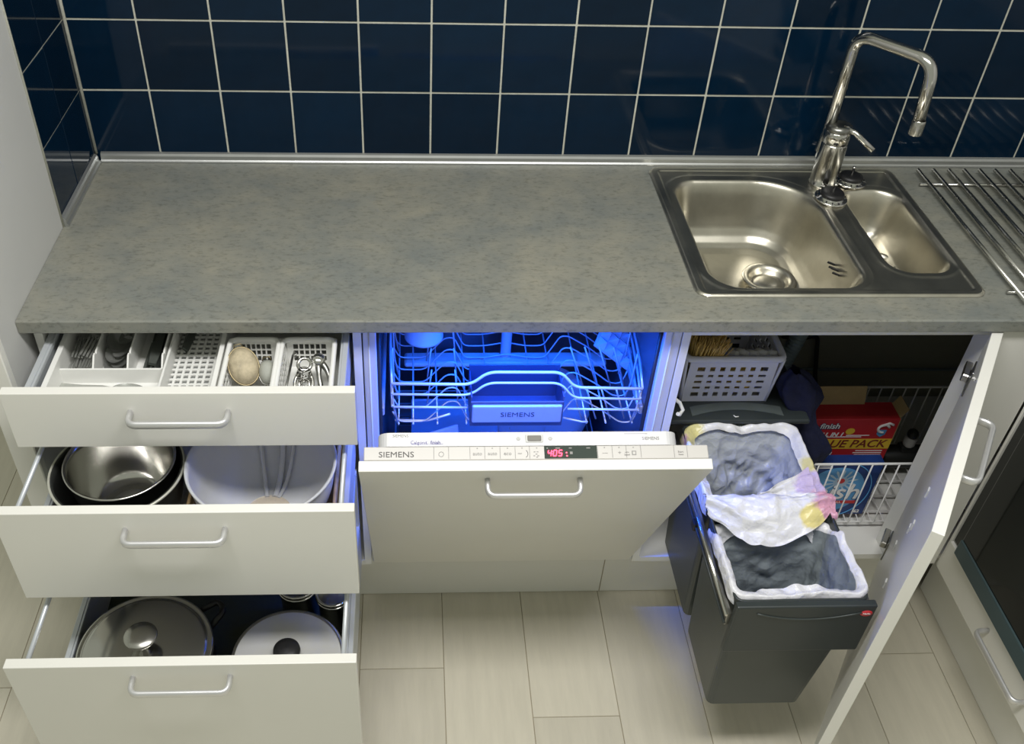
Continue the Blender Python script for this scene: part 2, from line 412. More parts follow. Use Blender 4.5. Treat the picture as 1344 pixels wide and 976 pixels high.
def sink_z(x, y):
    do = -sd(x, y, SX0, SX1, SY0, SY1, (.028,)*4)
    z = ZC + .0045*smooth(-.001, .006, do) - .0030*smooth(.017, .023, do)
    if do <= 0: z = ZC + .0006
    d1 = -sd(x, y, .662, .986, .098, .527, (.135, .062, .072, .066))
    d2 = -sd(x, y, 1.034, 1.178, .150, .487, (.062, .040, .055, .055))
    if d1 > 0: z += prof_at(d1, 1.0)
    if d2 > 0: z += prof_at(d2*1.25, .76)
    # low ridge around the bowls
    z += .0012*(math.exp(-(d1+.010)**2/.00003) + math.exp(-(d2+.008)**2/.00003)) if (d1 < 0 and d2 < 0 and do > .02) else 0
    return z
NX, NY = 290, 262
m = MB()
vs = []; idx = {}; fs = []
for j in range(NY):
    for i in range(NX):
        x = SX0-.0005 + (SX1-SX0+.001)*i/(NX-1); y = SY0-.0005 + (SY1-SY0+.001)*j/(NY-1)
        vs.append((x, y, sink_z(x, y)))
for j in range(NY-1):
    for i in range(NX-1):
        x, y = vs[j*NX+i][:2]
        if sd(x+.001, y+.001, SX0, SX1, SY0, SY1, (.028,)*4) < .0004: fs.append((j*NX+i, j*NX+i+1, (j+1)*NX+i+1, (j+1)*NX+i))
m.add(vs, fs, True); m.build('basin', sinkst, sk)
def drain(c, r, zf):
    d = MB().lathe([(r*1.0, .0), (r*.99, .0022), (r*.90, .0030), (r*.80, .0022), (r*.72, -.004), (r*.64, -.012), (r*.60, -.014)], 40, (c[0], c[1], zf)).build('drain_ring', sinkst, sk)
    MB().lathe([(r*.61, -.0135), (r*.56, -.0125), (r*.50, -.0085), (r*.34, -.0065), (r*.10, -.006), (.0005, -.006)], 40, (c[0], c[1], zf)).build('drain_cup', sinkst, sk)
    return d
drain((.868, .322), .058, sink_z(.868, .322)+.013)
drain((1.108, .338), .040, sink_z(1.108, .338)+.010)
for k, (dy, dz) in enumerate(((0, 0), (.011, .004), (.022, .0), (.033, .004))):      # overflow slots in the right side of the large bowl
    y = .215 + dy; x = .9655
    MB().box(-.0016, .0016, -.0024, .0024, -.019, .019, .001, M=frame((x, y, ZC-.047+dz), (0,1,0), (.42,0,1))).build('overflow_slot', black, sk)

# plugs lying on the sink
def plug(cx, cy, z, tilt, label):
    t = thing('strainer_plug', (cx, cy, z), label, 'sink plug', 'strainer plugs lying on the sink')
    M = Matrix.Translation((cx, cy, z)) @ Euler(tilt).to_matrix().to_4x4()
    MB().lathe([(.0005, .0), (.026, .0), (.0345, .003), (.036, .006), (.034, .008), (.030, .0085), (.0275, .012), (.0255, .013)], 40, M=M).build('flange', chrome, t)
    MB().lathe([(.0258, .0125), (.0265, .016), (.0240, .021), (.016, .0225), (.0005, .0225)], 32, M=M).build('rubber_seal', black, t)
    s = MB()
    for k in range(14):
        a = 2*math.pi*k/14; R_ = M @ Matrix.Rotation(a, 4, 'Z')
        s.box(.0265, .0325, -.0013, .0013, .0072, .0108, M=R_)
    s.build('slots', black, t)
    MB().lathe([(.0028, .02), (.0028, .036), (.0042, .037), (.0042, .041), (.0005, .042)], 12, M=M).build('pin', chrome, t)
plug(1.006, .436, ZC+.0015, (.06, .04, 0), 'black rubber strainer plug with steel rim, nearest, beside the tap')
plug(1.074, .509, ZC+.0020, (0, .03, .4), 'black rubber strainer plug with steel rim behind the small bowl')

# faucet
fc = thing('faucet', (1.013, .510, ZC), 'chrome single-lever mixer tap with tall bent spout behind the sink', 'faucet')
B0 = V(1.013, .510, ZC+.001)
MB().lathe([(.0005, 0), (.0310, 0), (.0310, .005), (.0290, .008), (.0285, .04), (.0285, .100), (.0283, .101), (.0272, .1015), (.0272, .1030), (.0285, .1035), (.0285, .128), (.0265, .131), (.0005, .132)], 48, B0).build('body', chrome, fc)
path = fillet([(.998, .524, ZC+.06), (.998, .524, 1.252), (1.100, .383, 1.252), (1.108, .378, 1.118)], .040, 12)
MB().tube(path, .0124, 20).build('spout', chrome, fc)
MB().lathe([(.0128, 0), (.0134, .002), (.0134, .026), (.0130, .030), (.0122, .031)], 24, (1.108, .378, 1.104)).build('aerator', steel, fc)
MB().lathe([(.0165, 0), (.0165, .03), (.0135, .045), (.0112, .05)], 24, (.998, .524, ZC+.075)).build('spout_collar', chrome, fc)
lv = MB(); lv.lathe([(.0275, 0), (.0280, .004), (.0265, .010), (.014, .013), (.0005, .0135)], 32, (1.013, .510, ZC+.1325))
lv.build('lever_cap', darkst, fc)
MB().tube([(1.020, .503, ZC+.141), (1.040, .485, ZC+.136), (1.074, .452, ZC+.112)], [.0080, .0062, .0062], 12).build('lever', chrome, fc)

# roll-out drying rack of steel rods
dr = thing('drying_rack', (1.41, .3, ZC), 'steel rod drying rack lying on the worktop right of the sink', 'drying rack')
rod = None
for k in range(11):
    x = 1.247 + .0362*k
    if rod is None:
        rod = MB().tube([(x, .043, ZC+.0135), (x, .552, ZC+.0135)], .0046, 10).build('rod', steel, dr)
    else:
        r = rod.copy(); COL.objects.link(r); r.location.x += .0362*k
for y in (.083, .499):
    MB().tube([(1.232, y, ZC+.0055), (1.632, y, ZC+.0055)], .0034, 8).build('crossbar', chrome, dr)

# ------------------------------------------------------------------ drawer cabinet
C0, C1 = -.607, -.007
ZB, ZT = .185, .885
dc = thing('drawer_cabinet', (-.307, .30, ZB), 'cream base cabinet with three open drawers left of the dishwasher', 'cabinet')
MB().box(C0, C0+.016, .030, .590, ZB, ZT, .0006).build('side_panel', carcase, dc)
MB().box(C1-.016, C1, .030, .590, ZB, ZT, .0006).build('side_panel', carcase, dc)
MB().box(C0+.016, C1-.016, .030, .585, ZB, ZB+.016).build('bottom_panel', carcase, dc)
MB().box(C0+.016, C1-.016, .580, .586, ZB+.016, ZT).build('back_panel', carcase, dc)
MB().box(C0+.016, C1-.016, .032, .10, ZT-.016, ZT).build('top_rail', carcase, dc)
sidem = mat('pale_grey_drawer_side', (.58, .61, .64), .35, .3, var=.05)
def drawer(yf, z0, z1, side_h, floor_z, floor_mat, hz, rail=False):
    d = MB().box(-.606, -.0095, yf, yf+.019, z0, z1, .0012, 2).build('drawer', paint, dc)
    yb = yf + .019 + .47
    MB().box(-.575, -.042, yf+.019, yb, floor_z-.012, floor_z).build('drawer_floor', floor_mat, d)
    MB().box(-.572, -.045, yb-.016, yb, floor_z, floor_z+side_h*.9).build('drawer_back', sidem, d)
    for s, xa, xb in ((0, -.587, -.5765), (1, -.0405, -.030)):
        m = MB(); m.box(xa, xb, yf+.019, yb, floor_z-.012, floor_z+side_h, .0012)
        if not s: m.box(xb-.0005, xb+.004, yf+.019, yb, floor_z+side_h-.012, floor_z+side_h-.002, .001)
        else: m.box(xa-.004, xa+.0005, yf+.019, yb, floor_z+side_h-.012, floor_z+side_h-.002, .001)
        m.build('drawer_side', sidem, d)
        if rail:
            x = (xa+xb)/2
            MB().tube([(x, yf+.012, z1-.030), (x, yb-.01, z1-.030)], .0045, 10).build('gallery_rail', sidem, d)
            MB().box(x-.005, x+.005, yb-.02, yb-.004, floor_z+side_h, z1-.026).build('rail_post', sidem, d)
    bow_handle(MB(), (-.3115, yf, hz), (1,0,0), (0,-1,0)).build('handle', silver, d)
    return d
drawer(-.1590, .7600, .8850, .068, .786, carcase, .842)
drawer(-.3110, .5310, .7555, .080, .553, carcase, .713, True)
drawer(-.4500, .1850, .5240, .120, .212, matblk, .488, True)

# ---- contents of the top drawer
F1 = .7865
ct = thing('cutlery_tray', (-.413, .05, F1), 'white plastic cutlery tray with compartments in the top drawer', 'cutlery tray')
m = MB()
TX0, TX1, TY0, TY1, TZ = -.5660, -.2600, -.130, .285, .842
m.box(TX0, TX1, TY0, TY1, F1, F1+.003)
m.box(TX0, TX0+.010, TY0, TY1, F1, TZ, .001); m.box(TX1-.009, TX1, TY0, TY1, F1, TZ+.004, .001)
m.box(TX0, TX1, TY0, TY0+.004, F1, TZ-.006, .001); m.box(TX0, TX1, TY1-.004, TY1, F1, TZ, .001)
m.box(TX0+.006, -.372, -.021, -.017, F1, .823, .001)
m.build('shell', whitepl, ct)
for x, x2 in ((-.497, -.492), (-.4345, -.4245), (-.3720, -.3640)):
    d = MB()
    pr = [(-.018, F1), (-.018, .822), (.001, .838), (.008, .838), (.012, .832), (.016, .836), (.28, .842), (.28, F1)]
    d.prism(pr, -.0016, .0016, M=frame((x, 0, 0), (0,1,0), (0,0,1)))
    d.build('divider', whitepl, ct)
MB().box(-.368, -.270, -.125, .28, F1+.003, F1+.006).build('grey_insert', traygr, ct)
gx0, gx1, gy0, gy1 = -.3690, -.2690, -.1255, .279
lat = MB(); lattice(lat, (gx0, gy0, F1+.011), (1,0,0), (0,1,0), gx1-gx0, gy1-gy0, 7, 28, .003, .004, .004, .0045, .004)
lat.build('grid_insert', whitepl, ct)
MB().box(-.3655, -.361, -.125, .28, F1+.003, .835, .001).build('inner_wall', whitepl, ct)

def ribbon(mb, pts, ws, t, M=None):
    n = len(pts); vs = []
    for (y, z), w in zip(pts, ws): vs += [(-w/2, y, z-t/2), (w/2, y, z-t/2), (w/2, y, z+t/2), (-w/2, y, z+t/2)]
    fs = [(i*4+k, i*4+(k+1)%4, (i+1)*4+(k+1)%4, (i+1)*4+k) for i in range(n-1) for k in range(4)] + [(3,2,1,0), tuple(range(4*n-4, 4*n))]
    mb.add(vs, fs, False, M)
def make_fork():
    m = MB(); ribbon(m, [(.055, .004), (.075, .006), (.12, .004), (.185, .003)], [.022, .007, .009, .016], .0025)
    for k in range(4):
        x = -.0088 + .0059*k; m.box(x-.0018, x+.0018, .0, .058, .0035, .0055)
    return m
def make_spoon():
    m = MB(); ribbon(m, [(.058, .006), (.08, .010), (.12, .006), (.19, .003)], [.010, .006, .008, .015], .0025)
    def f(u, v):
        a = 2*math.pi*u; r = v
        return V(.0195*r*math.cos(a), .031+.031*r*math.sin(a), .009 - .008*(1-r*r))
    m.grid(f, 24, 7, True)
    m.grid(lambda u, v: f(u, v) - V(0, 0, .0014), 24, 7, True)
    return m
def make_knife():
    m = MB(); ribbon(m, [(.0, .004), (.03, .005), (.095, .005), (.10, .004)], [.014, .018, .014, .010], .006)
    ribbon(m, [(.10, .004), (.15, .004), (.20, .004), (.215, .004)], [.013, .018, .016, .004], .0015); return m
cut = {}
for nm, fn in (('fork', make_fork), ('spoon', make_spoon), ('knife', make_knife)):
    cut[nm] = fn().build(nm, mat('cutlery_steel', (.62, .63, .60), .22, .75, var=.1) if nm != 'knife' else mat('knife_steel', (.20, .22, .20), .3, .6, var=.2)).data
    bpy.data.objects.remove(bpy.data.objects[nm])
def cutlery(nm, loc, rot, label, group):
    o = bpy.data.objects.new(nm, cut[nm]); COL.objects.link(o); o.location = loc; o.rotation_euler = rot
    return tag(o, label, nm, group)
for k, (x, y, z, a, rl) in enumerate(((-.545, -.010, .794, -.07, .1), (-.530, .004, .801, .06, .3), (-.515, -.004, .808, -.03, -.2), (-.537, .020, .814, .02, .15), (-.521, .016, .820, -.1, .4))):
    cutlery('fork', (x, y, z), (.03, rl, a), 'steel fork in the leftmost compartment of the cutlery tray', 'forks in the cutlery tray')
for k, (x, y, z, a, rl) in enumerate(((-.470, -.008, .794, .05, .1), (-.460, .0, .800, -.08, -.1), (-.466, .006, .807, .1, .05), (-.456, .016, .813, -.05, -.25), (-.472, .03, .817, .0, .3), (-.451, .045, .820, -.12, -.3))):
    cutlery('spoon', (x, y, z), (.03, rl, a), 'steel spoon in the second compartment of the cutlery tray', 'spoons in the cutlery tray')
for k, (x, y, z, a, rl) in enumerate(((-.414, -.010, .792, .02, 1.2), (-.404, -.006, .792, -.02, 1.3), (-.394, -.012, .792, .03, 1.1), (-.384, -.004, .792, -.03, 1.35), (-.399, .01, .805, 0, .3))):
    cutlery('knife', (x, y, z), (.01, rl, a), 'dark-handled knife in the third compartment of the cutlery tray', 'knives in the cutlery tray')
tsp = bpy.data.objects.new('spoon', cut['spoon']); COL.objects.link(tsp); tsp.location = (-.400, -.056, .7905); tsp.rotation_euler = (.02, .1, 1.45)
tag(tsp, 'small steel spoon lying crosswise in the front of the cutlery tray', 'spoon')
so = bpy.data.objects.new('serving_knife', cut['knife']); COL.objects.link(so); so.location = (-.349, .060, .7995); so.rotation_euler = (.02, .9, -.05)
tag(so, 'dark knife lying on the perforated grid of the cutlery tray', 'knife')

def basket(name, x0, x1, y0, y1, z0, z1, nu, nv, ny, m_, label, cat, group=None, taper=.006, rim=.005, mv=(.010, .010), mu=.008, bar=.0035, rows_from_top=None):
    t = thing(name, ((x0+x1)/2, (y0+y1)/2, z0), label, cat, group)
    MB().box(x0+taper, x1-taper, y0+taper, y1-taper, z0, z0+.0025).build('base', m_, t)
    h = math.hypot(z1-z0, taper)
    m = MB()
    lattice(m, (x0+taper, y0+taper, z0), (1,0,0), (0,-taper,z1-z0), x1-x0-2*taper, h, nu, nv, mu, mv[0], mv[1], bar, .0022)
    m.build('front_wall', m_, t)
    m = MB(); lattice(m, (x0+taper, y1-taper, z0), (1,0,0), (0,taper,z1-z0), x1-x0-2*taper, h, nu, nv, mu, mv[0], mv[1], bar, .0022); m.build('back_wall', m_, t)
    for xa, s in ((x0+taper, -1), (x1-taper, 1)):
        m = MB(); lattice(m, (xa, y0+taper, z0), (0,1,0), (s*taper,0,z1-z0), y1-y0-2*taper, h, ny, nv, mu, mv[0], mv[1], bar, .0022); m.build('side_wall', m_, t)
    p = rrect(x0, x1, y0, y1, .014, 5)
    MB().tube([(a, b, z1) for a, b in p], rim, 8, closed=True).build('rim', m_, t)
    pc = rrect(x0+taper*.5, x1-taper*.5, y0+taper*.5, y1-taper*.5, .012, 3)
    for cx, cy in ((x0+taper, y0+taper), (x1-taper, y0+taper), (x0+taper, y1-taper), (x1-taper, y1-taper)):
        dx = -taper if cx < (x0+x1)/2 else taper; dy = -taper if cy < (y0+y1)/2 else taper
        MB().tube([(cx, cy, z0+.001), (cx+dx, cy+dy, z1)], .0035, 8).build('corner_post', m_, t)
    return t
basket('plastic_basket', -.2500, -.1590, -.128, .032, F1, .850, 6, 3, 8, whitepl, 'small white perforated basket holding two sieves in the top drawer', 'basket', 'small baskets in the top drawer', mv=(.016, .010), mu=.012, bar=.0028)
basket('plastic_basket', -.1530, -.0560, -.128, .032, F1, .850, 6, 3, 8, whitepl, 'small white perforated basket holding a corkscrew in the top drawer', 'basket', 'small baskets in the top drawer', mv=(.016, .010), mu=.012, bar=.0028)

def sieve(c, rx, ry, nrm, updir, mesh, ringm, label, handle_to, hm):
    t = thing('tea_sieve', c, label, 'sieve', 'sieves in the small basket')
    z = Vector(nrm).normalized(); M = frame(c, Vector(updir).cross(z), Vector(updir))
    MB().grid(lambda u, v: V(rx*v*math.cos(2*math.pi*u), ry*v*math.sin(2*math.pi*u), .018*math.sqrt(max(0, 1-v*v))), 32, 8, True, M).build('mesh_bowl', mesh, t)
    MB().tube([(rx*1.02*math.cos(a*math.pi/16), ry*1.02*math.sin(a*math.pi/16), 0) for a in range(32)], .0017, 8, True, M).build('ring', ringm, t)
    e = M @ V(0, -ry, 0); h = Vector(handle_to)
    m = MB()
    for dx in (-.004, .004): m.tube([e + V(dx, 0, 0), h + V(dx*.5, 0, 0)], .0013, 6)
    m.build('wire_handle', hm, t)
    MB().tube([M @ V(-.008, ry, 0), M @ V(-.006, ry+.006, .002), M @ V(.006, ry+.006, .002), M @ V(.008, ry, 0)], .0013, 6).build('hook', hm, t)
sieve((-.2190, -.032, .8385), .027, .036, (.20, -.62, .75), (-.30, .75, .58), cream, brass, 'large cream tea sieve leaning in the left small basket', (-.215, -.112, .795), brass)
sieve((-.1760, -.038, .828), .0160, .023, (-.1, -.6, .8), (-.1, .8, .6), greym, darkst, 'smaller grey tea sieve leaning in the left small basket', (-.172, -.100, .795), brass)

cs = thing('corkscrew', (-.103, -.07, F1), 'steel winged corkscrew in the right small basket', 'corkscrew')
M = frame((-.1090, -.050, .826), (1,0,0), (.02, .78, .42))
MB().lathe([(.0125, 0), (.0145, .004), (.0145, .012), (.0125, .017)], 24, M=M @ Matrix.Translation((0, .006, -.008))).build('head_ring', chrome, cs)
MB().tube([(.012*math.cos(a*math.pi/12), .026+.012*math.sin(a*math.pi/12), 0) for a in range(24)], .0035, 8, True, M).build('grip', chrome, cs)
MB().tube([(.004*math.cos(k*.8), .012-k*.00125, .004*math.sin(k*.8)) for k in range(40)], .0014, 6, M=M).build('worm', chrome, cs)
for s in (-1, 1):
    MB().tube(fillet([(s*.010, .010, 0), (s*.017, -.006, 0), (s*.013, -.052, 0)], .01, 4), [.0035]*6+[.0045], 8, M=M).build('wing', steel, cs)
MB().tube([(-.009, .012, -.006), (-.009, -.03, -.006)], .003, 8, M=M).build('frame_leg', steel, cs)
MB().tube([(.009, .012, -.006), (.009, -.03, -.006)], .003, 8, M=M).build('frame_leg', steel, cs)
MB().lathe([(.013, 0), (.013, .006), (.009, .010)], 20, M=M @ Matrix.Translation((0,-.036,0)) @ Matrix.Rotation(math.pi/2, 4, 'X')).build('collar', darkst, cs)
op = thing('can_opener', (-.072, -.06, F1), 'steel can opener with dark handles at the right of the small basket', 'can opener')
M = frame((-.0760, -.045, .822), (.8, .35, .0), (-.1, .75, .42))
MB().tube(fillet([(.004, .036, 0), (-.004, .010, 0), (-.016, -.055, 0)], .02, 5), [.006]*3+[.005]*5, 8, M=M).build('handle', darkst, op)
MB().tube(fillet([(.006, .036, 0), (.014, .008, 0), (.006, -.055, 0)], .02, 5), [.006]*3+[.005]*5, 8, M=M).build('handle', darkst, op)
MB().lathe([(.0005, .002), (.011, .002), (.012, .0), (.011, -.002), (.0005, -.002)], 20, M=M @ Matrix.Translation((.004, .034, .006))).build('cutting_wheel', chrome, op)
MB().box(-.003, .009, .022, .044, .002, .006, .001, M=M).build('plate', steel, op)
pe = thing('skewer', (-.135, -.07, F1), 'thin dark metal skewer leaning on the left wall of the right small basket', 'skewer')
MB().tube([(-.1480, -.110, .792), (-.1320, -.005, .842)], .0022, 8).build('shaft', darkst, pe)
MB().tube([(-.133, -.010, .840), (-.129, .002, .847), (-.125, -.004, .845), (-.128, -.010, .841)], .0018, 6).build('loop', darkst, pe)

# ---- contents of the middle drawer
F2 = .5535
def bowl_profile(r, h, rb, t=.0016, lip=.004):
    p = [(.0005, 0), (rb, 0)]
    for k in range(1, 13):
        a = k/12; p.append((rb + (r-rb)*math.sin(a*math.pi/2)**.9, h*(1-math.cos(a*math.pi/2))**1.0))
    p += [(r+lip, h+.001), (r+lip, h-.001)]
    inner = [(max(.0005, q[0]-t), q[1]+t) for q in p[:-2]]
    return inner[::-1][::-1], p
def bowl(name, c, r, h, rb, m_, label, lip=.004, group=None, rim_m=None):
    t = thing(name, c, label, 'bowl', group)
    inn, out = bowl_profile(r, h, rb, lip=lip)
    MB().lathe(out, 64, c).build('shell', m_, t, solid=.0014)
    MB().tube([(c[0]+(r+lip)*math.cos(a*math.pi/32), c[1]+(r+lip)*math.sin(a*math.pi/32), c[2]+h) for a in range(64)], .0026, 8, True).build('rim', rim_m or m_, t)
    return t
bowl('mixing_bowl', (-.4530, -.1390, F2), .1145, .130, .06, mat('dark_enamel', (.03, .032, .03), .3, var=.2), 'large dark mixing bowl with pale rim in the middle drawer', .005, 'nested bowls', mat('pale_rim', (.60, .60, .52), .35, .3, var=.1))
bowl('mixing_bowl', (-.4510, -.1230, F2+.018), .0965, .118, .045, mat('polished_steel', (.66, .65, .62), .17, 1.0, var=.1, vscale=12, bump=.02, bscale=14), 'smaller shiny steel bowl nested inside the dark bowl', .003, 'nested bowls')
bowl('frosted_bowl', (-.1890, -.1415, F2+.0045), .1330, .143, .045, frost, 'frosted pale plastic bowl standing on the wicker tray', .003)
fb = [o for o in bpy.data.objects if o.name.startswith('frosted_bowl')][0]
for ang_, rr_ in ((1.75, .0045), (1.38, .0060), (1.20, .0040)):
    pr_ = [(max(.0005, .045 + (.133-.045)*math.sin(a*math.pi/24)**.9) - .004, .143*(1-math.cos(a*math.pi/24)) + .004) for a in range(0, 12)]
    MB().tube([(-.1890+r_*math.cos(ang_), -.1415+r_*math.sin(ang_), F2+.0045+z_) for r_, z_ in pr_], rr_, 10).build('moulded_rib', mat('glossy_clear_rib', (.74, .75, .78), .10, var=.03, trans=.3, ior=1.3), fb)
MB().lathe([(.0005, .0035), (.040, .0035), (.044, .006)], 40, (-.1890, -.1415, F2+.0045)).build('base_disc', mat('tan_base', (.55, .48, .38), .35, var=.15, vscale=60), fb)
wk = thing('wicker_tray', (-.189, -.15, F2), 'brown woven wicker tray under the frosted bowl', 'tray')
MB().box(-.322, -.056, -.286, .02, F2, F2+.004).build('base', wicker, wk)
for k in range(12):
    z = F2+.006+k*.0075; e = .0
    p = rrect(-.322-e, -.056+e*.2, -.286-e*.2, .02, .02, 3); m = MB()
    dense = []
    for i in range(len(p)):
        a, b = Vector(p[i]), Vector(p[(i+1) % len(p)]); n = max(1, int((b-a).length/.012))
        for q in range(n): dense.append(a.lerp(b, q/n))
    m.tube([(d.x + .0016*math.sin(i*math.pi+k*math.pi), d.y + .0016*math.sin(i*math.pi+k*math.pi), z) for i, d in enumerate(dense)], .0036, 6, True)
    m.build('strand', wicker, wk)

# ---- contents of the bottom drawer
F3 = .2125
PX, PY, PH = -.4340, -.2930, .122
pt = thing('saucepan', (PX, PY, F3), 'wide dark pan under the steel lid in the bottom drawer', 'pan')
MB().lathe([(.0005, 0), (.120, 0), (.126, .006), (.128, PH-.003), (.1305, PH-.001), (.1305, PH)], 64, (PX, PY, F3)).build('wall', black, pt, solid=.002)
MB().tube(fillet([(PX+.085, PY+.098, F3+PH-.012), (PX+.122, PY+.122, F3+PH-.008), (PX+.138, PY+.098, F3+PH-.008), (PX+.116, PY+.062, F3+PH-.012)], .02, 5), .0065, 10).build('handle', black, pt)
c = (PX, PY, F3+PH+.001)
ld = thing('pan_lid', c, 'mirror steel lid with round knob on the wide pan in the bottom drawer', 'lid')
MB().lathe([(.1290, .0), (.1305, .001), (.1300, .0045), (.1255, .0055), (.1230, .003), (.1185, .0045), (.1155, .0090), (.110, .0100), (.06, .0125), (.018, .0135), (.0005, .0136)], 72, c).build('dome', chrome, ld)
MB().lathe([(.008, .012), (.008, .038), (.016, .041), (.0305, .045), (.0320, .049), (.0300, .0520), (.015, .0545), (.0005, .055)], 40, c).build('knob', steel, ld)
QX, QY, QH = -.1565, -.3110, .114
p2 = thing('cooking_pot', (QX, QY, F3), 'steel cooking pot under the white lid in the bottom drawer', 'pot')
MB().lathe([(.0005, 0), (.100, 0), (.105, .005), (.1055, QH-.003), (.108, QH)], 56, (QX, QY, F3)).build('wall', steel, p2, solid=.002)
c = (QX, QY, F3+QH+.001)
l2 = thing('pot_lid', c, 'pearly white pot lid with a black knob in the bottom drawer', 'lid')
MB().lathe([(.1040, .0055), (.098, .0070), (.07, .0105), (.04, .0125), (.0005, .0130)], 64, c).build('dome', enamel, l2)
MB().lathe([(.1035, .0065), (.1085, .0068), (.1120, .004), (.1110, .0008), (.1040, .0025), (.1030, .0050)], 64, c).build('glass_rim', chrome, l2)
MB().lathe([(.010, .0125), (.012, .016), (.021, .019), (.0265, .025), (.0255, .032), (.014, .036), (.0005, .037)], 32, c).build('knob', black, l2)
def ring_pan(cx, cy, r, h, label):
    t = thing('small_pan', (cx, cy, F3), label, 'pan', 'small pans at the back of the bottom drawer')
    MB().lathe([(.0005, 0), (r-.008, 0), (r-.003, .006), (r, h), (r+.003, h+.002)], 40, (cx, cy, F3)).build('wall', steel, t, solid=.0015)
    for q in (0, .010): MB().tube([(cx+(r+.002)*math.cos(a*math.pi/20), cy+(r+.002)*math.sin(a*math.pi/20), F3+h+.002-q) for a in range(40)], .003, 8, True).build('rim', chrome, t)
ring_pan(-.1540, -.1330, .038, .118, 'small steel pan behind the white lid, left of the pair')
ring_pan(-.0790, -.1510, .032, .106, 'small steel pan behind the white lid, right of the pair')

# ------------------------------------------------------------------ dishwasher
dw = thing('dishwasher', (.30, .30, .01), 'built-in dishwasher with blue interior light and half-open cream door', 'dishwasher')
DX0, DX1 = -.0045, .6005
def tub_panel(name, *a, m_=tubm, b=0): return MB().box(*a, b).build(name, m_, dw)
tub_panel('tub_side', .0210, .0235, .05, .56, .190, .868); tub_panel('tub_side', .5645, .5670, .05, .56, .190, .868)
tub_panel('tub_back', .0210, .5670, .558, .56, .190, .868); tub_panel('tub_floor', .0210, .5670, .05, .56, .186, .190)
tub_panel('tub_top', .0210, .5670, .04, .56, .868, .870)
framem = mat('pale_frame', (.66, .68, .74), .35, .15, var=.05)
for s, xa, xb in ((0, DX0, .0205), (1, .5675, DX1)):
    m = MB(); m.box(xa, xb, .030, .083, .195, .872, .002)
    fr = m.build('side_frame', framem, dw)
    xm = xa + (xb-xa)*.45
    MB().tube([(xm, .0296, .20), (xm, .0296, .868)], .0016, 6).build('seal_strip', inkdk if False else greypl, fr)
    MB().tube([(.024 if not s else .564, .045, .20), (.024 if not s else .564, .045, .868)], .004, 8).build('gasket', black, fr)
MB().box(DX0, DX1, .030, .056, .868, .884).build('top_frame', framem, dw)
MB().box(.002, .598, .0835, .100, .184, .262, .001).build('lower_panel', paint, dw)
MB().box(DX0, DX1, .110, .130, .012, .138).build('base_front', black, dw)
led = MB().box(.09, .51, .008, .020, .8845, .8870).build('led_lamp', ledblue, dw)
# basket rails on the tub sides
for x in (.0275, .5605): MB().box(x-.004, x+.004, .06, .54, .628, .650, .002).build('rack_rail', wirem, dw)

# --- door assembly, tilted open
TH = math.atan2(.308, .625)
DM = frame((0, .035, .185), (1,0,0), (0, -math.sin(TH), math.cos(TH)))      # x along, y up the door, z = out towards the room
def dbox(mb, x0, x1, v0, v1, w0, w1, b=0, seg=1): return mb.box(x0, x1, v0, v1, -w1, -w0, b, seg, M=DM)     # w measured inwards from the front
dd = dbox(MB(), -.002, .5965, 0, .697, 0, .0190, .0012, 2).build('door', paint, dw)
dbox(MB(), .012, .583, .03, .6885, .0195, .0455, .001).build('inner_door', stripg, dd)
dbox(MB(), .0065, .592, .655, .6960, .0195, .0440, .0012).build('control_strip', stripg, dd)
m = MB()
lip = rrect(.0300, .5430, .06, .6955, .020, 6)
m.prism(lip, -.0690, -.0445, M=DM); m.build('inner_lip', mat('door_lip_white', (.62, .62, .63), .45, .1, var=.03), dd)
bow_handle(MB(), (.2965, .650, 0), (1,0,0), (0,0,1), .160, .030, M=DM).build('handle', silver, dd)
def top_frame(x, w, v): return frame(DM @ V(x, v, -w), (1,0,0), DM.to_3x3() @ V(0, 0, -1))     # on the top edge, y runs inwards
CS = .6963
def strip_text(s, x, w, size, m_, **k): return lettering(s, size, top_frame(x, w, CS), m_, dd, **k)
strip_text('SIEMENS', .0610, .0295, .0140, inkdk, sx=1.15)
btn = MB()
for x in (.1240, .1490, .1850, .2100, .2360, .2615, .2860, .4020, .4270, .4510, .4760, .5330, .5555):
    dbox(MB(), x-.0004, x+.0004, .6955, .6964, .0215, .0432).build('button_line', linem, dd)
for x, s, z in ((.1975, 'auto', .0088), (.2230, 'auto', .0088), (.2487, 'eco', .0092), (.2695, 'non', .0046)):
    strip_text(s, x, .0305, z, linem)
for x in (.1975, .2230, .2487, .2735, .2983, .4140, .4390, .4635, ): dbox(MB(), x-.0009, x+.0009, .6956, .6965, .0392, .0410).build('indicator_dot', linem, dd)
m = MB(); m.tube([DM @ V(.1365+.0042*math.cos(a*math.pi/10), CS, -(.0300+.0042*math.sin(a*math.pi/10))) for a in range(20)], .0004, 5, True); m.build('power_symbol', linem, dd)
m = MB(); m.tube([DM @ V(.2780+.0050*math.cos(math.radians(a)), CS, -(.0300+.0065*math.sin(math.radians(a)))) for a in range(-70, 80, 15)], .0006, 5); m.build('moon_symbol', linem, dd)
m = MB()
for dx, dw_ in ((-.004, .0255), (.0, .0285), (.003, .0255), (-.003, .0325), (.002, .0325), (.001, .0230)): dbox(m, .2975+dx-.0015, .2975+dx+.0015, .6956, .6965, dw_, dw_+.0014)
m.build('glass_symbol', linem, dd)
dbox(MB(), .4640-.0038, .4640+.0038, .6956, .6964, .0262, .0340).build('tablet_symbol', linem, dd)
dbox(MB(), .4640-.0022, .4640+.0022, .6957, .6966, .0278, .0322).build('tablet_window', stripg, dd)
strip_text('—', .4145, .0305, .009, linem); strip_text('+', .4395-.0, .0305, .010, linem)
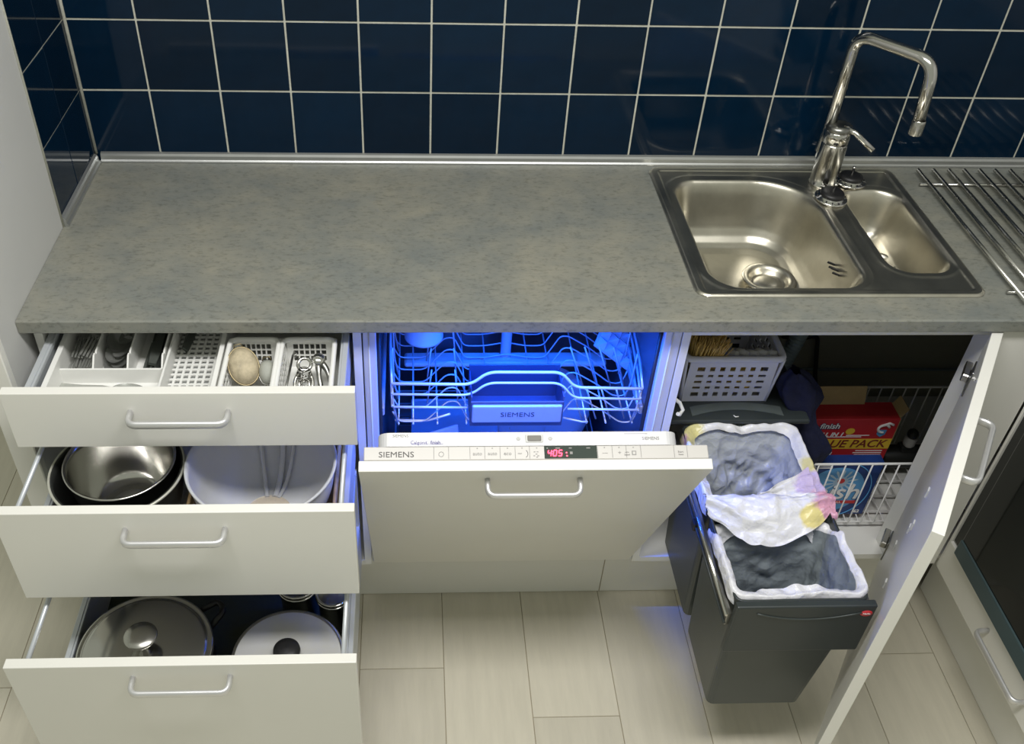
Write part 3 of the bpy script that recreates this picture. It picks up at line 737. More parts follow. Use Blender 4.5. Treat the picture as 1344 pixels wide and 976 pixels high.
strip_text('vario', .4520+.0, .0315, .0036, linem); strip_text('Speed', .4520, .0270, .0040, linem)
strip_text('Start', .5442, .0315, .0050, linem); strip_text('Reset', .5442, .0268, .0038, linem)
dsp = dbox(MB(), .3110, .4010, .6950, .6966, .0210, .0436, .0003).build('display', dispm, dd)
def seven(x, w, h, digit):
    seg = {'4': 'bcfg', '0': 'abcdef', '5': 'acdfg'}[digit]; m = MB(); b = .0011; cw = h*.52
    S = {'a': (0, h, cw, h), 'd': (0, 0, cw, 0), 'g': (0, h/2, cw, h/2), 'f': (0, h/2, 0, h), 'e': (0, 0, 0, h/2), 'b': (cw, h/2, cw, h), 'c': (cw, 0, cw, h/2)}
    for s_ in seg:
        x0, y0, x1, y1 = S[s_]
        k = .18
        m.tube([DM @ V(x+x0+k*y0, .6970, -(w+y0)), DM @ V(x+x1+k*y1, .6970, -(w+y1))], b, 6)
    return m.build('digit', ledred, dd)
seven(.3165, .0255, .0100, '4'); seven(.3255, .0255, .0100, '0'); seven(.3345, .0255, .0100, '5')
m = MB()
for w_ in (.0285, .0325): dbox(m, .3238, .3252, .6966, .6974, w_, w_+.0014)
for p_ in ((.3475, .0300), (.3480, .0245)): dbox(m, p_[0], p_[0]+.0022, .6966, .6974, p_[1], p_[1]+.0020)
m.build('indicator', ledred, dd)
m = MB()
for p_, q_ in ((.3150, .0025), (.3300, .0080), (.3530, .0050), (.3830, .0065)): dbox(m, p_, p_+q_, .6966, .6970, .0385, .0402)
dbox(m, .3545, .3590, .6966, .6970, .0285, .0330); m.build('display_icon', linem, dd)
# inner lip: labels, latch
LP = .6959
def lip_text(s, x, w, size, m_, **k): return lettering(s, size, top_frame(x, w, LP), m_, dd, **k)
dbox(MB(), .055, .120, 0.6953, 0.6959, .0460, .0685).build('paper_label', inkwh, dd); dbox(MB(), .4140, .4860, 0.6953, 0.6959, .0460, .0685).build('paper_label', mat('lilac_label', (.70, .69, .76), .5, var=.03), dd)
lip_text('SIEMENS', .0680, .0630, .0072, inkdk); lip_text('Calgonit', .0990, .0510, .0085, inkbl, bold=.0001); lip_text('finish', .1270, .0510, .0085, inkbl, bold=.0001)
lip_text('SIEMENS', .4950, .0560, .0080, linem); dbox(MB(), .4500, .4900, .6955, .6961, .0645, .0652).build('printed_line', linem, dd)
dbox(MB(), .0880, .1070, 0.6955, 0.6961, .0625, .0629).build('printed_line', linem, dd); dbox(MB(), .0850, .1400, 0.6955, 0.6961, .0478, .0484).build('printed_line', inkbl, dd)
dbox(MB(), .2800, .3105, 0.6945, 0.6971, .0500, .0645, .001).build('latch_plate', greypl, dd)
dbox(MB(), .2835, .3070, 0.6965, 0.6977, .0520, .0620, .001).build('latch_slot', mat('latch_brown', (.20, .19, .17), .6, var=.1), dd)
for x in (.2680, .3225): MB().lathe([(.0005, .001), (.003, .001), (.0036, 0)], 12, M=top_frame(x, .0570, LP)).build('screw', greypl, dd)

# --- upper rack
ur = MB()
rk = None
RY = .052
def hump(z, zo, x0=.048, x1=.552): return fillet([(x0, RY, z), (.205, RY, z-.003), (.238, RY, z+zo), (.384, RY, z+zo-.001), (.414, RY, z-.012), (x1, RY, z-.016)], .018, 6)
m = MB(); m.tube(hump(.722, .029), .0032, 8); m.tube(hump(.694, .029), .0026, 8)
m.tube([(.050, RY, .660), (.200, RY, .657)], .0026, 8); m.tube([(.405, RY, .652), (.550, RY, .648)], .0026, 8)
m.tube(fillet([(.052, RY+.012, .612), (.12, RY+.01, .612), (.165, RY, .640)], .012, 4), .0024, 8); m.tube([(.400, RY+.006, .622), (.440, RY+.004, .612), (.452, RY+.004, .612)], .0022, 8)
rk = m.build('upper_rack', wirem, dw)
for x, s in ((.048, 1), (.552, -1)):
    m = MB()
    for dz in (.722, .694, .660):
        d = .016 if s < 0 else 0
        m.tube(fillet([(x, RY, dz-d), (x-s*.004, .12, dz-d+.02), (x-s*.006, .30, dz-d+.045), (x-s*.006, .53, dz-d+.045)], .03, 4), .0026, 8)
    for y in (.056, .13, .21, .29, .37, .45, .53):
        h = .03 if y > .1 else 0
        m.tube(fillet([(x, y, .72+h-(.016 if s < 0 else 0)), (x+s*.002, y, .66), (x+s*.010, y, .612)], .01, 3), .0020, 6)
    m.build('rack_side', wirem, rk)
cw = None
for k in range(12):                                           # wavy cross wires of the rack floor
    y = .060 + .0415*k; pts = []
    zz = [(.048, .640), (.060, .612), (.115, .612), (.160, .668), (.180, .668), (.205, .612), (.250, .612), (.300, .622), (.345, .612), (.385, .612), (.415, .672), (.432, .672), (.480, .640), (.520, .606), (.545, .606), (.553, .640)]
    if cw is None: cw = MB().tube(fillet([(x, y, z) for x, z in zz], .012, 3), .0017, 6).build('cross_wire', wirem, rk)
    else:
        c_ = cw.copy(); COL.objects.link(c_); c_.location.y += .0415*k
for x in (.060, .090, .140, .200, .250, .345, .390, .450, .490, .545): MB().tube([(x, .055, .609), (x, .53, .609)], .0019, 6).build('long_wire', wirem, rk)
for k in range(4):                                            # folding tines on the right
    x = .430 + .030*k; MB().tube([(x-.020, RY+.01, .700), (x+.012, RY+.02, .606)], .0017, 6).build('tine', wirem, rk)
    x2 = .445 + .030*k; MB().tube([(x2-.03, .15, .735), (x2+.015, .17, .606)], .0017, 6).build('tine', wirem, rk)
for y in (.12, .19, .26, .33):
    MB().tube([(.120, y, .609), (.128, y, .70)], .0017, 6).build('tine', wirem, rk); MB().tube([(.185, y, .609), (.176, y, .70)], .0017, 6).build('tine', wirem, rk)
hp = MB().box(.2080, .3900, RY-.024, RY-.014, .636, .681, .003, 2).build('rack_handle', mat('bluish_plate', (.42, .46, .54), .35, .4, var=.1), rk)
hb = MB(); hb.box(.2050, .3930, RY-.016, RY+.07, .624, .630); hb.box(.2050, .2080, RY-.016, RY+.07, .63, .700, .001); hb.box(.3900, .3930, RY-.016, RY+.07, .63, .700, .001); hb.box(.2050, .3930, RY+.066, RY+.070, .63, .715, .001); hb.box(.2050, .3930, RY-.018, RY-.014, .622, .688, .001)
hb.build('handle_recess', mat('blue_black_plastic', (.05, .06, .12), .4, var=.1), rk)
lettering('SIEMENS', .0170, frame((.300, RY-.0243, .6585), (1,0,0), (0,0,1)), mat('embossed_dark', (.05, .06, .10), .4, var=.05), rk, sx=1.1)
MB().lathe([(.012, 0), (.012, .12), (.007, .13), (.007, .15)], 16, (.300, .30, .56)).build('feed_pipe', wirem, dw)
MB().box(.07, .53, .275, .315, .575, .590, .006, 2).build('spray_arm', greypl, dw)
# --- lower rack
lr = MB()
for z in (.20, .245, .29):
    lr.tube([(.045, .06, z), (.545, .06, z), (.545, .52, z), (.045, .52, z)], .0025, 8, True)
for k in range(13): lr.tube([(.045, .06+.038*k, .205), (.545, .06+.038*k, .205)], .0018, 6)
for k in range(11): lr.tube([(.05+.049*k, .06, .203), (.05+.049*k, .52, .203)], .0018, 6)
for k in range(12):
    for x in (.12, .21, .33, .42): lr.tube([(x, .08+.036*k, .205), (x+.004, .08+.036*k, .30)], .0017, 6)
lr.build('lower_rack', wirem, dw)
bd = MB().box(0, .17, 0, .24, -.004, .004, .004, 2, M=frame((.060, .105, .215), (.88,.38,0), (-.05,.25,1))).build('cutting_board', bluepl)
tag(bd, 'pale cutting board standing at the left of the lower dishwasher rack', 'cutting board')
pt_ = thing('plate', (.41, .40, .225), 'pale plate standing in the lower dishwasher rack', 'plate')
MB().lathe([(.0005, .0), (.07, .0), (.10, .012), (.125, .018), (.125, .020), (.10, .0145), (.07, .003), (.0005, .003)], 48, M=Matrix.Translation((.41, .40, .335)) @ Euler((1.25, 0, .1)).to_matrix().to_4x4()).build('dish', bluepl, pt_)
rt = thing('roasting_tray', (.20, .33, .30), 'pale rectangular lid lying flat in the lower dishwasher rack', 'tray')
m = MB(); m.box(.085, .30, .20, .45, .318, .323, .002); 
for a in ((.085, .30, .20, .205), (.085, .30, .445, .45), (.085, .09, .20, .45), (.295, .30, .20, .45)): m.box(*a, .300, .326, .001)
m.build('lid', bluepl, rt)
cp = thing('cup', (.113, .215, .712), 'pale cup hanging upside down in the upper dishwasher rack', 'cup')
MB().lathe([(.040, 0), (.040, .004), (.036, .055), (.030, .075), (.022, .080), (.0005, .080)], 32, (.113, .215, .714)).build('wall', bluepl, cp, solid=.002)
cb = thing('cutlery_basket', (.36, .13, .208), 'grey cutlery basket in the lower dishwasher rack', 'basket')
for n_, (xa, xb, ya, yb) in {'front_wall': (.30, .46, .09, .093), 'back_wall': (.30, .46, .167, .17), 'side_wall': (.30, .303, .09, .17), 'partition': (.38, .383, .09, .17), 'end_wall': (.457, .46, .09, .17)}.items():
    MB().box(xa, xb, ya, yb, .210, .33, .001).build(n_, greypl, cb)
for k, (x, y) in enumerate(((.32, .12), (.34, .15), (.355, .11), (.40, .13), (.43, .15), (.44, .11))):
    cutlery('fork' if k % 2 else 'spoon', (x, y, .42), (-math.pi/2, .2*k, .0), 'steel cutlery piece upright in the dishwasher cutlery basket', 'cutlery in the dishwasher basket')
# pyramid mould
pm = thing('pyramid_mould', (.515, .21, .62), 'pale pyramid-studded silicone mould leaning in the upper right of the dishwasher rack', 'baking mould')
Mp = frame((.4780, .2020, .6980), (.76, -.05, -.62), (.10, .62, .55))
MB().box(0, .105, 0, .075, -.006, 0, .001, M=Mp).build('sheet', bluepl, pm)
m = MB()
for i in range(4):
    for j in range(3):
        x, y, s = .004+.0245*i, .003+.0238*j, .0228
        m.add([(x,y,0),(x+s,y,0),(x+s,y+s,0),(x,y+s,0),(x+s/2,y+s/2,.017)], [(0,1,4),(1,2,4),(2,3,4),(3,0,4),(3,2,1,0)], False, Mp)
m.build('pyramids', bluepl, pm)
area_light('dishwasher_led', (.30, .009, .883), (math.radians(6), 0, 0), .44, .012, 4.2, (.004, .12, 1.0)).data.spread = math.radians(125)
pl_ = bpy.data.lights.new('tub_led', 'POINT'); pl_.energy = 3.4; pl_.color = (.003, .10, 1.0); pl_.shadow_soft_size = .02
po = bpy.data.objects.new('tub_led', pl_); COL.objects.link(po); po.location = (.30, .16, .845)

# ------------------------------------------------------------------ sink cabinet
sc = thing('sink_cabinet', (.90, .30, ZB), 'cream sink base cabinet standing open beside the dishwasher', 'cabinet')
MB().box(.6020, .6180, .030, .590, ZB, ZT, .0006).build('side_panel', carcase, sc)
MB().box(.6180, 1.90, .030, .590, ZB, ZB+.016).build('bottom_panel', carcase, sc)
MB().box(1.2010, 1.3240, .012, .030, ZB, ZT, .001).build('filler_panel', paint, sc)
MB().box(1.2010, 1.2180, .030, .075, ZB+.016, ZT).build('hinge_stile', carcase, sc)
MB().box(.6180, 1.2010, .036, .046, ZT-.03, ZT).build('top_rail', carcase, sc)
ang = math.radians(56.4)
HM = Matrix.Translation((1.1985, .014, 0)) @ Matrix.Rotation(ang, 4, 'Z')      # door local: x from -0.594 to 0, outer face y=-0.019
sdoor = MB().box(-.594, 0, -.0095, .0095, ZB, ZT, .0012, 2, M=HM).build('door', paint, sc)
bow_handle(MB(), (-.315, -.0095, ZT-.045), (1,0,0), (0,-1,0), M=HM).build('handle', silver, sdoor)
for z in (ZT-.10, ZB+.10):
    MB().box(-.062, -.018, .009, .0125, z-.030, z+.030, .001, M=HM).build('hinge_cup', darkst, sdoor)
    MB().box(-.045, .006, .0125, .026, z-.009, z+.009, .002, M=HM).build('hinge_arm', steel, sdoor)
for x, z in ((-.30, .70), (-.30, .60), (-.33, .64), (-.20, .45), (-.36, .50)):
    MB().box(x-.006, x+.006, .009, .0125, z-.010, z+.010, .001, M=HM).build('screw_plate', greypl, sdoor)
MB().lathe([(.0005, .008), (.010, .008), (.013, .004), (.013, 0)], 20, M=frame((.6185, .075, .665), (0,1,0), (0,0,1))).build('hook_plate', whitepl, sc)
MB().tube([(.622, .070, .668), (.640, .066, .655), (.648, .060, .640), (.640, .052, .634), (.634, .046, .642)], .0042, 8).build('hook', whitepl, sc)

# hose and cable at the back
hz = MB()
pts = [V(.985, .44, .2025), V(1.000, .43, .36), V(1.012, .42, .47), V(1.030, .42, .56), V(1.045, .43, .70)]
dense = fillet(pts, .05, 6); dd_ = []
for a, b in zip(dense[:-1], dense[1:]):
    n = max(1, int((b-a).length/.0024))
    for q in range(n): dd_.append(a.lerp(b, q/n))
hz.tube(dd_, [.0175 + .0028*(1 if (i//2) % 2 else -1) for i in range(len(dd_))], 16)
tag(hz.build('drain_hose', hosem), 'blue-grey corrugated drain hose behind the white basket', 'hose')
tag(MB().tube(fillet([(1.07, .585, .42), (1.12, .580, .415), (1.158, .575, .435), (1.175, .575, .36), (1.195, .575, .27), (1.22, .57, .22)], .03, 5), .006, 8).build('cable', cableb), 'dark cable hanging on the back wall inside the sink cabinet', 'cable')
tag(MB().tube([(1.02, .59, .305), (1.30, .59, .30), (1.75, .59, .30)], .0045, 8).build('water_pipe', hosem), 'thin grey pipe along the back wall of the sink cabinet', 'pipe')

# --- pull-out bins
BX0, BX1, BZ = .668, .908, .568
def bin_box(name, y0, y1, label, rail_side=True):
    t = thing(name, ((BX0+BX1)/2, (y0+y1)/2, .206), label, 'waste bin', 'pull-out waste bins')
    tx, ty = .020, .010
    a = rrect(BX0, BX1, y0, y1, .012, 4); b = rrect(BX0+tx, BX1-tx-.012, y0+ty, y1-ty, .012, 4); n = len(a); vs = []
    vs = [(x, y, BZ-.004) for x, y in a] + [(x, y, .206) for x, y in b]
    m = MB(); m.add(vs, [(k, (k+1) % n, n+(k+1) % n, n+k) for k in range(n)], False); m.add(vs[n:], [tuple(range(n))], False)
    m.build('tub', bind, t, solid=.003)
    MB().tube([(x, y, BZ-.006) for x, y in a], .0032, 6, True).build('rim', bind2, t)
    return t
bin_box('waste_bin', -.362, -.158, 'dark grey front waste bin hanging in the pull-out frame')
bin_box('waste_bin', -.146, .092, 'dark grey rear waste bin partly behind the dishwasher door')
pf = thing('bin_pullout', (.79, -.10, .50), 'charcoal pull-out bin holder with red badge on its front', 'bin pull-out')
pfr = MB().box(.6610, .9150, -.3850, -.3700, .4380, .5740, .003, 2).build('front_panel', bind2, pf)
m = MB(); arc = [(.700 + .19*k/12, -.3856, .5560 - .018*(1-((k-6)/6)**2)) for k in range(13)]
m.tube(arc, .0016, 6); m.build('grip_line', bind, pf)
MB().lathe([(.0005, .0012), (.0105, .0012), (.0112, 0)], 28, M=frame((.8990, -.3852, .5530), (1,0,0), (0,0,1)) @ Matrix.Diagonal((1,.72,1,1))).build('badge', redst, pf)
lettering('Hailo', .0068, frame((.8990, -.3866, .5530), (1,0,0), (0,0,1)), inkwh, pf)
for x in (.6575, .9195):
    rl = MB(); rl.box(x-.004, x+.004, -.372, .10, .505, .540, .001); rl.build('slide_rail', darkst, pf)
    MB().tube([(x-.005, -.372, .534), (x-.005, .10, .534)], .0028, 8).build('rail_edge', chrome, pf)
    MB().tube([(x-.005, -.372, .512), (x-.005, .10, .512)], .0028, 8).build('rail_edge', bind2, pf)
    MB().box(x-.010, x+.004, -.148, -.128, .500, .520, .002).build('rail_stop', black, pf)
sh = thing('bin_cover', (.79, .26, .565), 'charcoal shelf-like lid above the bins, under the white basket', 'bin cover')
MB().box(.640, .945, .092, .47, .566, .578, .004, 2).build('plate', bind2, sh)
m = MB(); arc = [(.690 + .20*k/10, .107 + .020*(1-((k-5)/5)**2)) for k in range(11)] + [(.890 - .20*k/10, .136 + .014*(1-((k-5)/5)**2)) for k in range(11)]
m.prism(arc, .578, .5792); m.build('recess', mat('worn_grey_plastic', (.10, .12, .115), .5, var=.2, vscale=20), sh)
MB().tube([(.780, .108, .5795), (.783, .103, .5795), (.790, .104, .5795)], .0013, 6).build('scratch_mark', whitepl, sh)

# --- bags
def film(name, base, spots=(), rough=.30, crumple=.55):
    m = bpy.data.materials.new(name); m.use_nodes = True; nt = m.node_tree; N = nt.nodes; L = nt.links; b = N['Principled BSDF']
    b.inputs['Roughness'].default_value = rough; b.inputs['Base Color'].default_value = (*base, 1)
    tc = N.new('ShaderNodeTexCoord'); vo = N.new('ShaderNodeTexVoronoi'); vo.inputs['Scale'].default_value = 34
    nz = N.new('ShaderNodeTexNoise'); nz.inputs['Scale'].default_value = 26; nz.inputs['Detail'].default_value = 5
    ad = N.new('ShaderNodeVectorMath'); ad.operation = 'MULTIPLY_ADD'; ad.inputs[1].default_value = (.05, .05, .05)
    L.new(nz.outputs['Color'], ad.inputs[0]); L.new(tc.outputs['Object'], ad.inputs[2]); L.new(ad.outputs[0], vo.inputs['Vector']); L.new(tc.outputs['Object'], nz.inputs['Vector'])
    bp = N.new('ShaderNodeBump'); bp.inputs['Strength'].default_value = crumple; bp.inputs['Distance'].default_value = .012
    L.new(vo.outputs['Distance'], bp.inputs['Height']); L.new(bp.outputs['Normal'], b.inputs['Normal'])
    out = None
    for (c, r, col) in spots:
        sb_ = N.new('ShaderNodeVectorMath'); sb_.operation = 'SUBTRACT'; sb_.inputs[1].default_value = c; L.new(tc.outputs['Object'], sb_.inputs[0])
        ln = N.new('ShaderNodeVectorMath'); ln.operation = 'LENGTH'; L.new(sb_.outputs[0], ln.inputs[0])
        ma = N.new('ShaderNodeMath'); ma.operation = 'MULTIPLY_ADD'; ma.inputs[1].default_value = .06; L.new(nz.outputs['Fac'], ma.inputs[0]); L.new(ln.outputs['Value'], ma.inputs[2])
        mr = N.new('ShaderNodeMapRange'); mr.inputs['From Min'].default_value = r+.03+.006; mr.inputs['From Max'].default_value = r+.03-.006; L.new(ma.outputs[0], mr.inputs['Value'])
        mx = N.new('ShaderNodeMixRGB'); L.new(mr.outputs['Result'], mx.inputs['Fac']); mx.inputs[2].default_value = (*col, 1)
        if out is None: mx.inputs[1].default_value = (*base, 1)
        else: L.new(out, mx.inputs[1])
        out = mx.outputs[0]
    if out is not None: L.new(out, b.inputs['Base Color'])
    return m
greyfilm = film('grey_bag_film_crumpled', (.42, .445, .47), rough=.30, crumple=.38)
whitefilm = film('white_bag_film_creased', (.74, .74, .77), crumple=.45)
RC = Vector(((BX0+BX1)/2, -.027, BZ-.17))                    # root of the rear bag; prints are placed relative to it
def rel(x, y, z): return tuple(Vector((x, y, z)) - RC)
printed = film('printed_white_bag_film', (.78, .78, .80), [(rel(.668, .075, .57), .040, (.72, .66, .30)), (rel(.655, .055, .56), .016, (.62, .36, .50)),
    (rel(.905, -.09, .57), .050, (.60, .50, .74)), (rel(.905, -.150, .56), .040, (.66, .34, .46)), (rel(.868, -.172, .565), .024, (.78, .68, .28)), (rel(.905, -.03, .57), .018, (.74, .68, .34)), (rel(.69, -.125, .555), .014, (.80, .62, .12)), (rel(.71, -.120, .555), .010, (.75, .15, .20))], crumple=.40)
def bag(name, y0, y1, depth, seed, label, hang, inner, wob, cm, lm, rough_amp, drop=0.0):
    t = thing(name, ((BX0+BX1)/2, (y0+y1)/2, BZ-depth), label, 'bin liner', 'bin liners')
    N = 160
    def ring(inset):
        p = rrect(BX0+inset, BX1-inset, y0+inset, y1-inset, max(.006, .022-inset*.2), 6)
        dense = []; P_ = [Vector(q) for q in p]; L_ = [(P_[(i+1) % len(P_)]-P_[i]).length for i in range(len(P_))]; tot = sum(L_)
        for k in range(N):
            d = tot*k/N; i = 0
            while d > L_[i]: d -= L_[i]; i += 1
            dense.append(P_[i].lerp(P_[(i+1) % len(P_)], d/L_[i]))
        return dense
    def w3(x, y, z, f): return noise.noise(Vector((x*f+seed, y*f, z*f)))
    def surf(levels):
        vs = []; c = Vector(((BX0+BX1)/2, (y0+y1)/2))
        for (z, inset, amp) in levels:
            for q in ring(inset):
                dirv = (q-c).normalized(); zl = z
                if inset > .0064 and inset < .0172 and amp == .004:
                    side = smooth(.55, .95, abs(q.x-c.x)/((BX1-BX0)/2)); z = BZ - (BZ-z)*(.04 + .96*side + .20*w3(q.x, q.y, 8.0, 30))
                n_ = 1 - 2*abs(w3(q.x+5, q.y, z*.6, 42)); a = amp*(w3(q.x, q.y, z, 22)*.9 + n_*.45 + w3(q.x, q.y+3, z, 9)*.9)
                a = -abs(a) if inset > .005 else abs(a)*.6
                back = smooth(y1-.05, y1-.012, q.y)*drop*smooth(BZ-.10, BZ-.02, z)
                a += (.0045*w3(q.x, q.y, 6.0, 9) + .003*w3(q.x, q.y, 1.0, 38)) if amp < .0045 else 0
                vs.append((q.x + dirv.x*a, q.y + dirv.y*a, z - back + wob*(w3(q.x, q.y, 2.0, 16) + .6*w3(q.x, q.y, 5.0, 44))*(1 if z > BZ-.03 else .5))); z = zl
        nl = len(levels)
        return vs, [(j*N+k, j*N+(k+1) % N, (j+1)*N+(k+1) % N, (j+1)*N+k) for j in range(nl-1) for k in range(N)]
    cuff = [(BZ-hang, -.0060, .003), (BZ-hang*.5, -.0056, .002), (BZ-.004, -.0050, .001), (BZ+.0035, -.0030, .001), (BZ+.0045, .0000, .001), (BZ+.002, .0030, .002)]
    cuff += [(BZ - inner*k/5, .0066 + .0105*k/5, .004) for k in range(6)]
    MB().add(*surf(cuff), True).build('cuff', cm, t)
    z0, i0 = BZ-.006, .0075
    L_ = [(z0 - (depth-.006)*k/28, i0 + .010*min(1, k/6) + .030*(k/28)**1.2, .0045 + rough_amp*min(1, max(0, k-4)/8)) for k in range(29)]
    vs, fs = surf(L_); m = MB(); m.add(vs, fs, True); n0 = len(vs)-N; c = Vector((0,0,0))
    for v in vs[n0:]: c += Vector(v)
    c /= N
    rings = [[tuple(Vector(v).lerp(c, q) + Vector((0, 0, .030*w3(v[0]*(1-q)+c.x*q, v[1]*(1-q)+c.y*q, 4.0, 26)))) for v in vs[n0:]] for q in (.2, .4, .6, .8, .97)]
    rv = [p for r_ in [vs[n0:]]+rings for p in r_]
    m.add(rv, [(j*N+k, j*N+(k+1) % N, (j+1)*N+(k+1) % N, (j+1)*N+k) for j in range(5) for k in range(N)], True)
    m.add(rings[-1], [tuple(range(N))], True)
    m.build('lining', lm, t)
    return t, w3
bg1, _ = bag('bin_bag', -.354, -.168, .25, 3.1, 'grey bag lining the front waste bin', .022, .070, .009, whitefilm, film('slate_bag_film', (.215, .245, .265), rough=.34, crumple=.30), .012, .030)
bg2, w3 = bag('bin_bag', -.142, .088, .17, 9.7, 'printed white and grey bag lining the rear waste bin', .030, .012, .008, printed, greyfilm, .020)
def front_flap(u, v):                                        # loose front of the rear bag falling over into the front bin
    x = BX0-.008 + (BX1-BX0+.016)*u; sag = math.sin(math.pi*min(1, u*1.05))**.8 if u < .95 else .2
    y = -.118 - (.045 + .050*sag)*v + .006*w3(x, v*.3, 1, 20)
    z = BZ+.010 + .016*math.sin(math.pi*min(1, v*1.3))*(1-.3*u) - (.004 + .040*sag)*v**2.2 + .010*w3(x, v*.2, 3, 20) - .010*abs(w3(x*.7, v*.25, 7, 40))
    return V(x, y, z)
MB().grid(front_flap, 80, 24).build('front_flap', printed, bg2)
def tucked_fold(u, v):                                       # fold lying inside the rear bag behind the flap
    x = .770 + .125*u; y = -.118 + .070*v*u + .004*w3(x, v*.3, 5, 30); z = BZ+.002 - .030*(1-v)*(1-u) + .008*w3(x, v*.2, 2, 30) + .006*v
    return V(x, y, z)
MB().grid(tucked_fold, 40, 16).build('tucked_fold', printed, bg2)

# --- white basket with brush on the cover
basket('storage_basket', .664, .872, .146, .330, .5785, .704, 7, 5, 6, mat('bluish_white_plastic', (.66, .67, .72), .4, var=.04), 'white perforated storage basket with a brush on the bin cover', 'basket', taper=.010, rim=.0075, mv=(.016, .022), mu=.018, bar=.0105)
br = thing('scrub_brush', (.712, .19, .60), 'straw-bristled brush standing in the white storage basket', 'brush')
m = MB()
for k in range(420):
    a, b = random.random(), random.random()
    x = .684 + .052*a; y = .166 + .050*b
    m.tube([(x, y, .66), (x + .004 + (a-.5)*.024 + random.uniform(-.006, .006), y - .012 + (b-.5)*.03, .735 + random.uniform(0, .016))], [.0016, .0006], 4, caps=False)
m.build('bristles', bristle, br)
MB().box(.690, .735, .165, .225, .590, .665, .006, 2).build('block', brownc, br)
yc = thing('dish_cloth', (.800, .19, .5815), 'yellow cleaning cloth bundled in the white storage basket', 'cloth')
def cloth(u, v):
    a = 2*math.pi*u; t = math.pi*(v*.98+.01); d = V(.050*math.sin(t)*math.cos(a), .030*math.sin(t)*math.sin(a), .040*math.cos(t))
    return V(.800, .186, .632) + d*(1 + .35*noise.noise(d*40))
MB().grid(cloth, 32, 18, True).build('bundle', sponge, yc)
gv = thing('work_gloves', (.825, .26, .60), 'pale rubber gloves bundled at the back of the storage basket', 'gloves')
for i in range(5): MB().tube([(.765+.018*i, .205, .66), (.770+.020*i, .185, .690+.004*(i % 2)), (.778+.022*i, .170, .699)], [.010, .009, .006], 10).build('finger', greypl, gv)

# --- navy cloth
nc = thing('navy_cloth', (.95, .15, .45), 'dark navy cloth draped between the bins and the detergent boxes', 'cloth')
ctrl = [((.905, .150, .672), .010, .016), ((.912, .150, .655), .030, .020), ((.925, .150, .622), .046, .024), ((.935, .145, .595), .044, .022), ((.942, .140, .565), .030, .020), ((.950, .135, .530), .032, .020), ((.972, .132, .490), .044, .024), ((.990, .128, .455), .046, .024), ((.985, .126, .425), .036, .020), ((.978, .126, .410), .012, .010)]
def navf(u, v):
    p = v*(len(ctrl)-1); i = min(int(p), len(ctrl)-2); f = p-i; f = f*f*(3-2*f)*.5 + f*.5
    c = Vector(ctrl[i][0]).lerp(Vector(ctrl[i+1][0]), f); rx = ctrl[i][1]*(1-f)+ctrl[i+1][1]*f; ry = ctrl[i][2]*(1-f)+ctrl[i+1][2]*f
    a = 2*math.pi*u; w = 1 + .18*noise.noise(Vector((math.cos(a)*2, math.sin(a)*2, v*7))) + .10*math.sin(a*5+v*4)
    return c + V(rx*math.cos(a)*w, ry*math.sin(a)*w, 0)
MB().grid(navf, 48, 40, True).build('folds', navy, nc)

# --- wire basket and detergent boxes
wr = thing('wire_basket', (1.2, .24, .21), 'white wire basket on the cabinet floor holding detergent boxes', 'wire basket')
WX0, WX1, WY0, WY1, WZ0, WZ1 = .968, 1.46, .110, .375, .222, .424
m = MB(); m.tube([(WX0, WY0, WZ1), (WX1, WY0, WZ1), (WX1, WY1, WZ1), (WX0, WY1, WZ1)], .0032, 8, True); m.build('top_rail', wirewh, wr)
m = MB(); m.tube([(WX0, WY0, WZ0+.004), (WX1, WY0, WZ0+.004), (WX1, WY1, WZ0+.004), (WX0, WY1, WZ0+.004)], .0026, 8, True)
for y in (.15, .20, .25, .30): m.tube([(WX0, y, WZ0-.004), (WX1, y, WZ0-.004)], .0022, 6)
m.build('floor_wire', wirewh, wr)
wmesh = None
for k in range(16):
    x = WX0 + .012 + .0312*k
    if wmesh is None:
        wmesh = MB().tube(fillet([(x, WY0-.002, WZ1-.001), (x, WY0-.002, WZ0-.006), (x, WY0+.02, WZ0), (x, WY1+.002, WZ0), (x, WY1+.002, WZ1-.001)], .012, 4), .0019, 6).build('wire', wirewh, wr)
    else:
        c_ = wmesh.copy(); COL.objects.link(c_); c_.location.x += .0312*k
def carton(name, x0, x1, y0, y1, z0, z1, m_, label):
    t = thing(name, ((x0+x1)/2, (y0+y1)/2, z0), label, 'detergent box', 'detergent boxes')
    MB().box(x0, x1, y0, y1, z0, z1, .0012).build('carton', m_, t); return t
BZ0 = WZ0+.0025
# blue box
bx = carton('detergent_box', .985, 1.182, .135, .163, BZ0, .402, bluecard, 'blue detergent box with large white lettering behind the wire bars')
fy = .1347
def fr(x, z, y=fy): return frame((x, y, z), (1,0,0), (0,0,1))
m = MB(); m.add([(.062*math.cos(a*math.pi/24)*1.15, .075*math.sin(a*math.pi/24), 0) for a in range(48)], [tuple(range(48))], M=fr(1.085, .312)); m.build('print_disc', ltblue, bx)
m = MB()
for k in range(28):
    a = 2*math.pi*k/28; r = .035 if k % 2 else .016
    m.add([(0,0,0), (r*math.cos(a-.09), r*math.sin(a-.09), 0), (r*1.2*math.cos(a), r*1.2*math.sin(a), 0), (r*math.cos(a+.09), r*math.sin(a+.09), 0)], [(0,1,2,3)], M=fr(1.095, .338, fy-.0003))
m.build('print_burst', mat('pale_blue_print', (.50, .66, .78), .5, var=.2), bx)
m = MB(); m.add([(.0085*math.cos(a*math.pi/10), .0085*math.sin(a*math.pi/10), 0) for a in range(20)], [tuple(range(20))], M=fr(1.0955, .342, fy-.0006)); m.build('print_ball', inkred, bx)
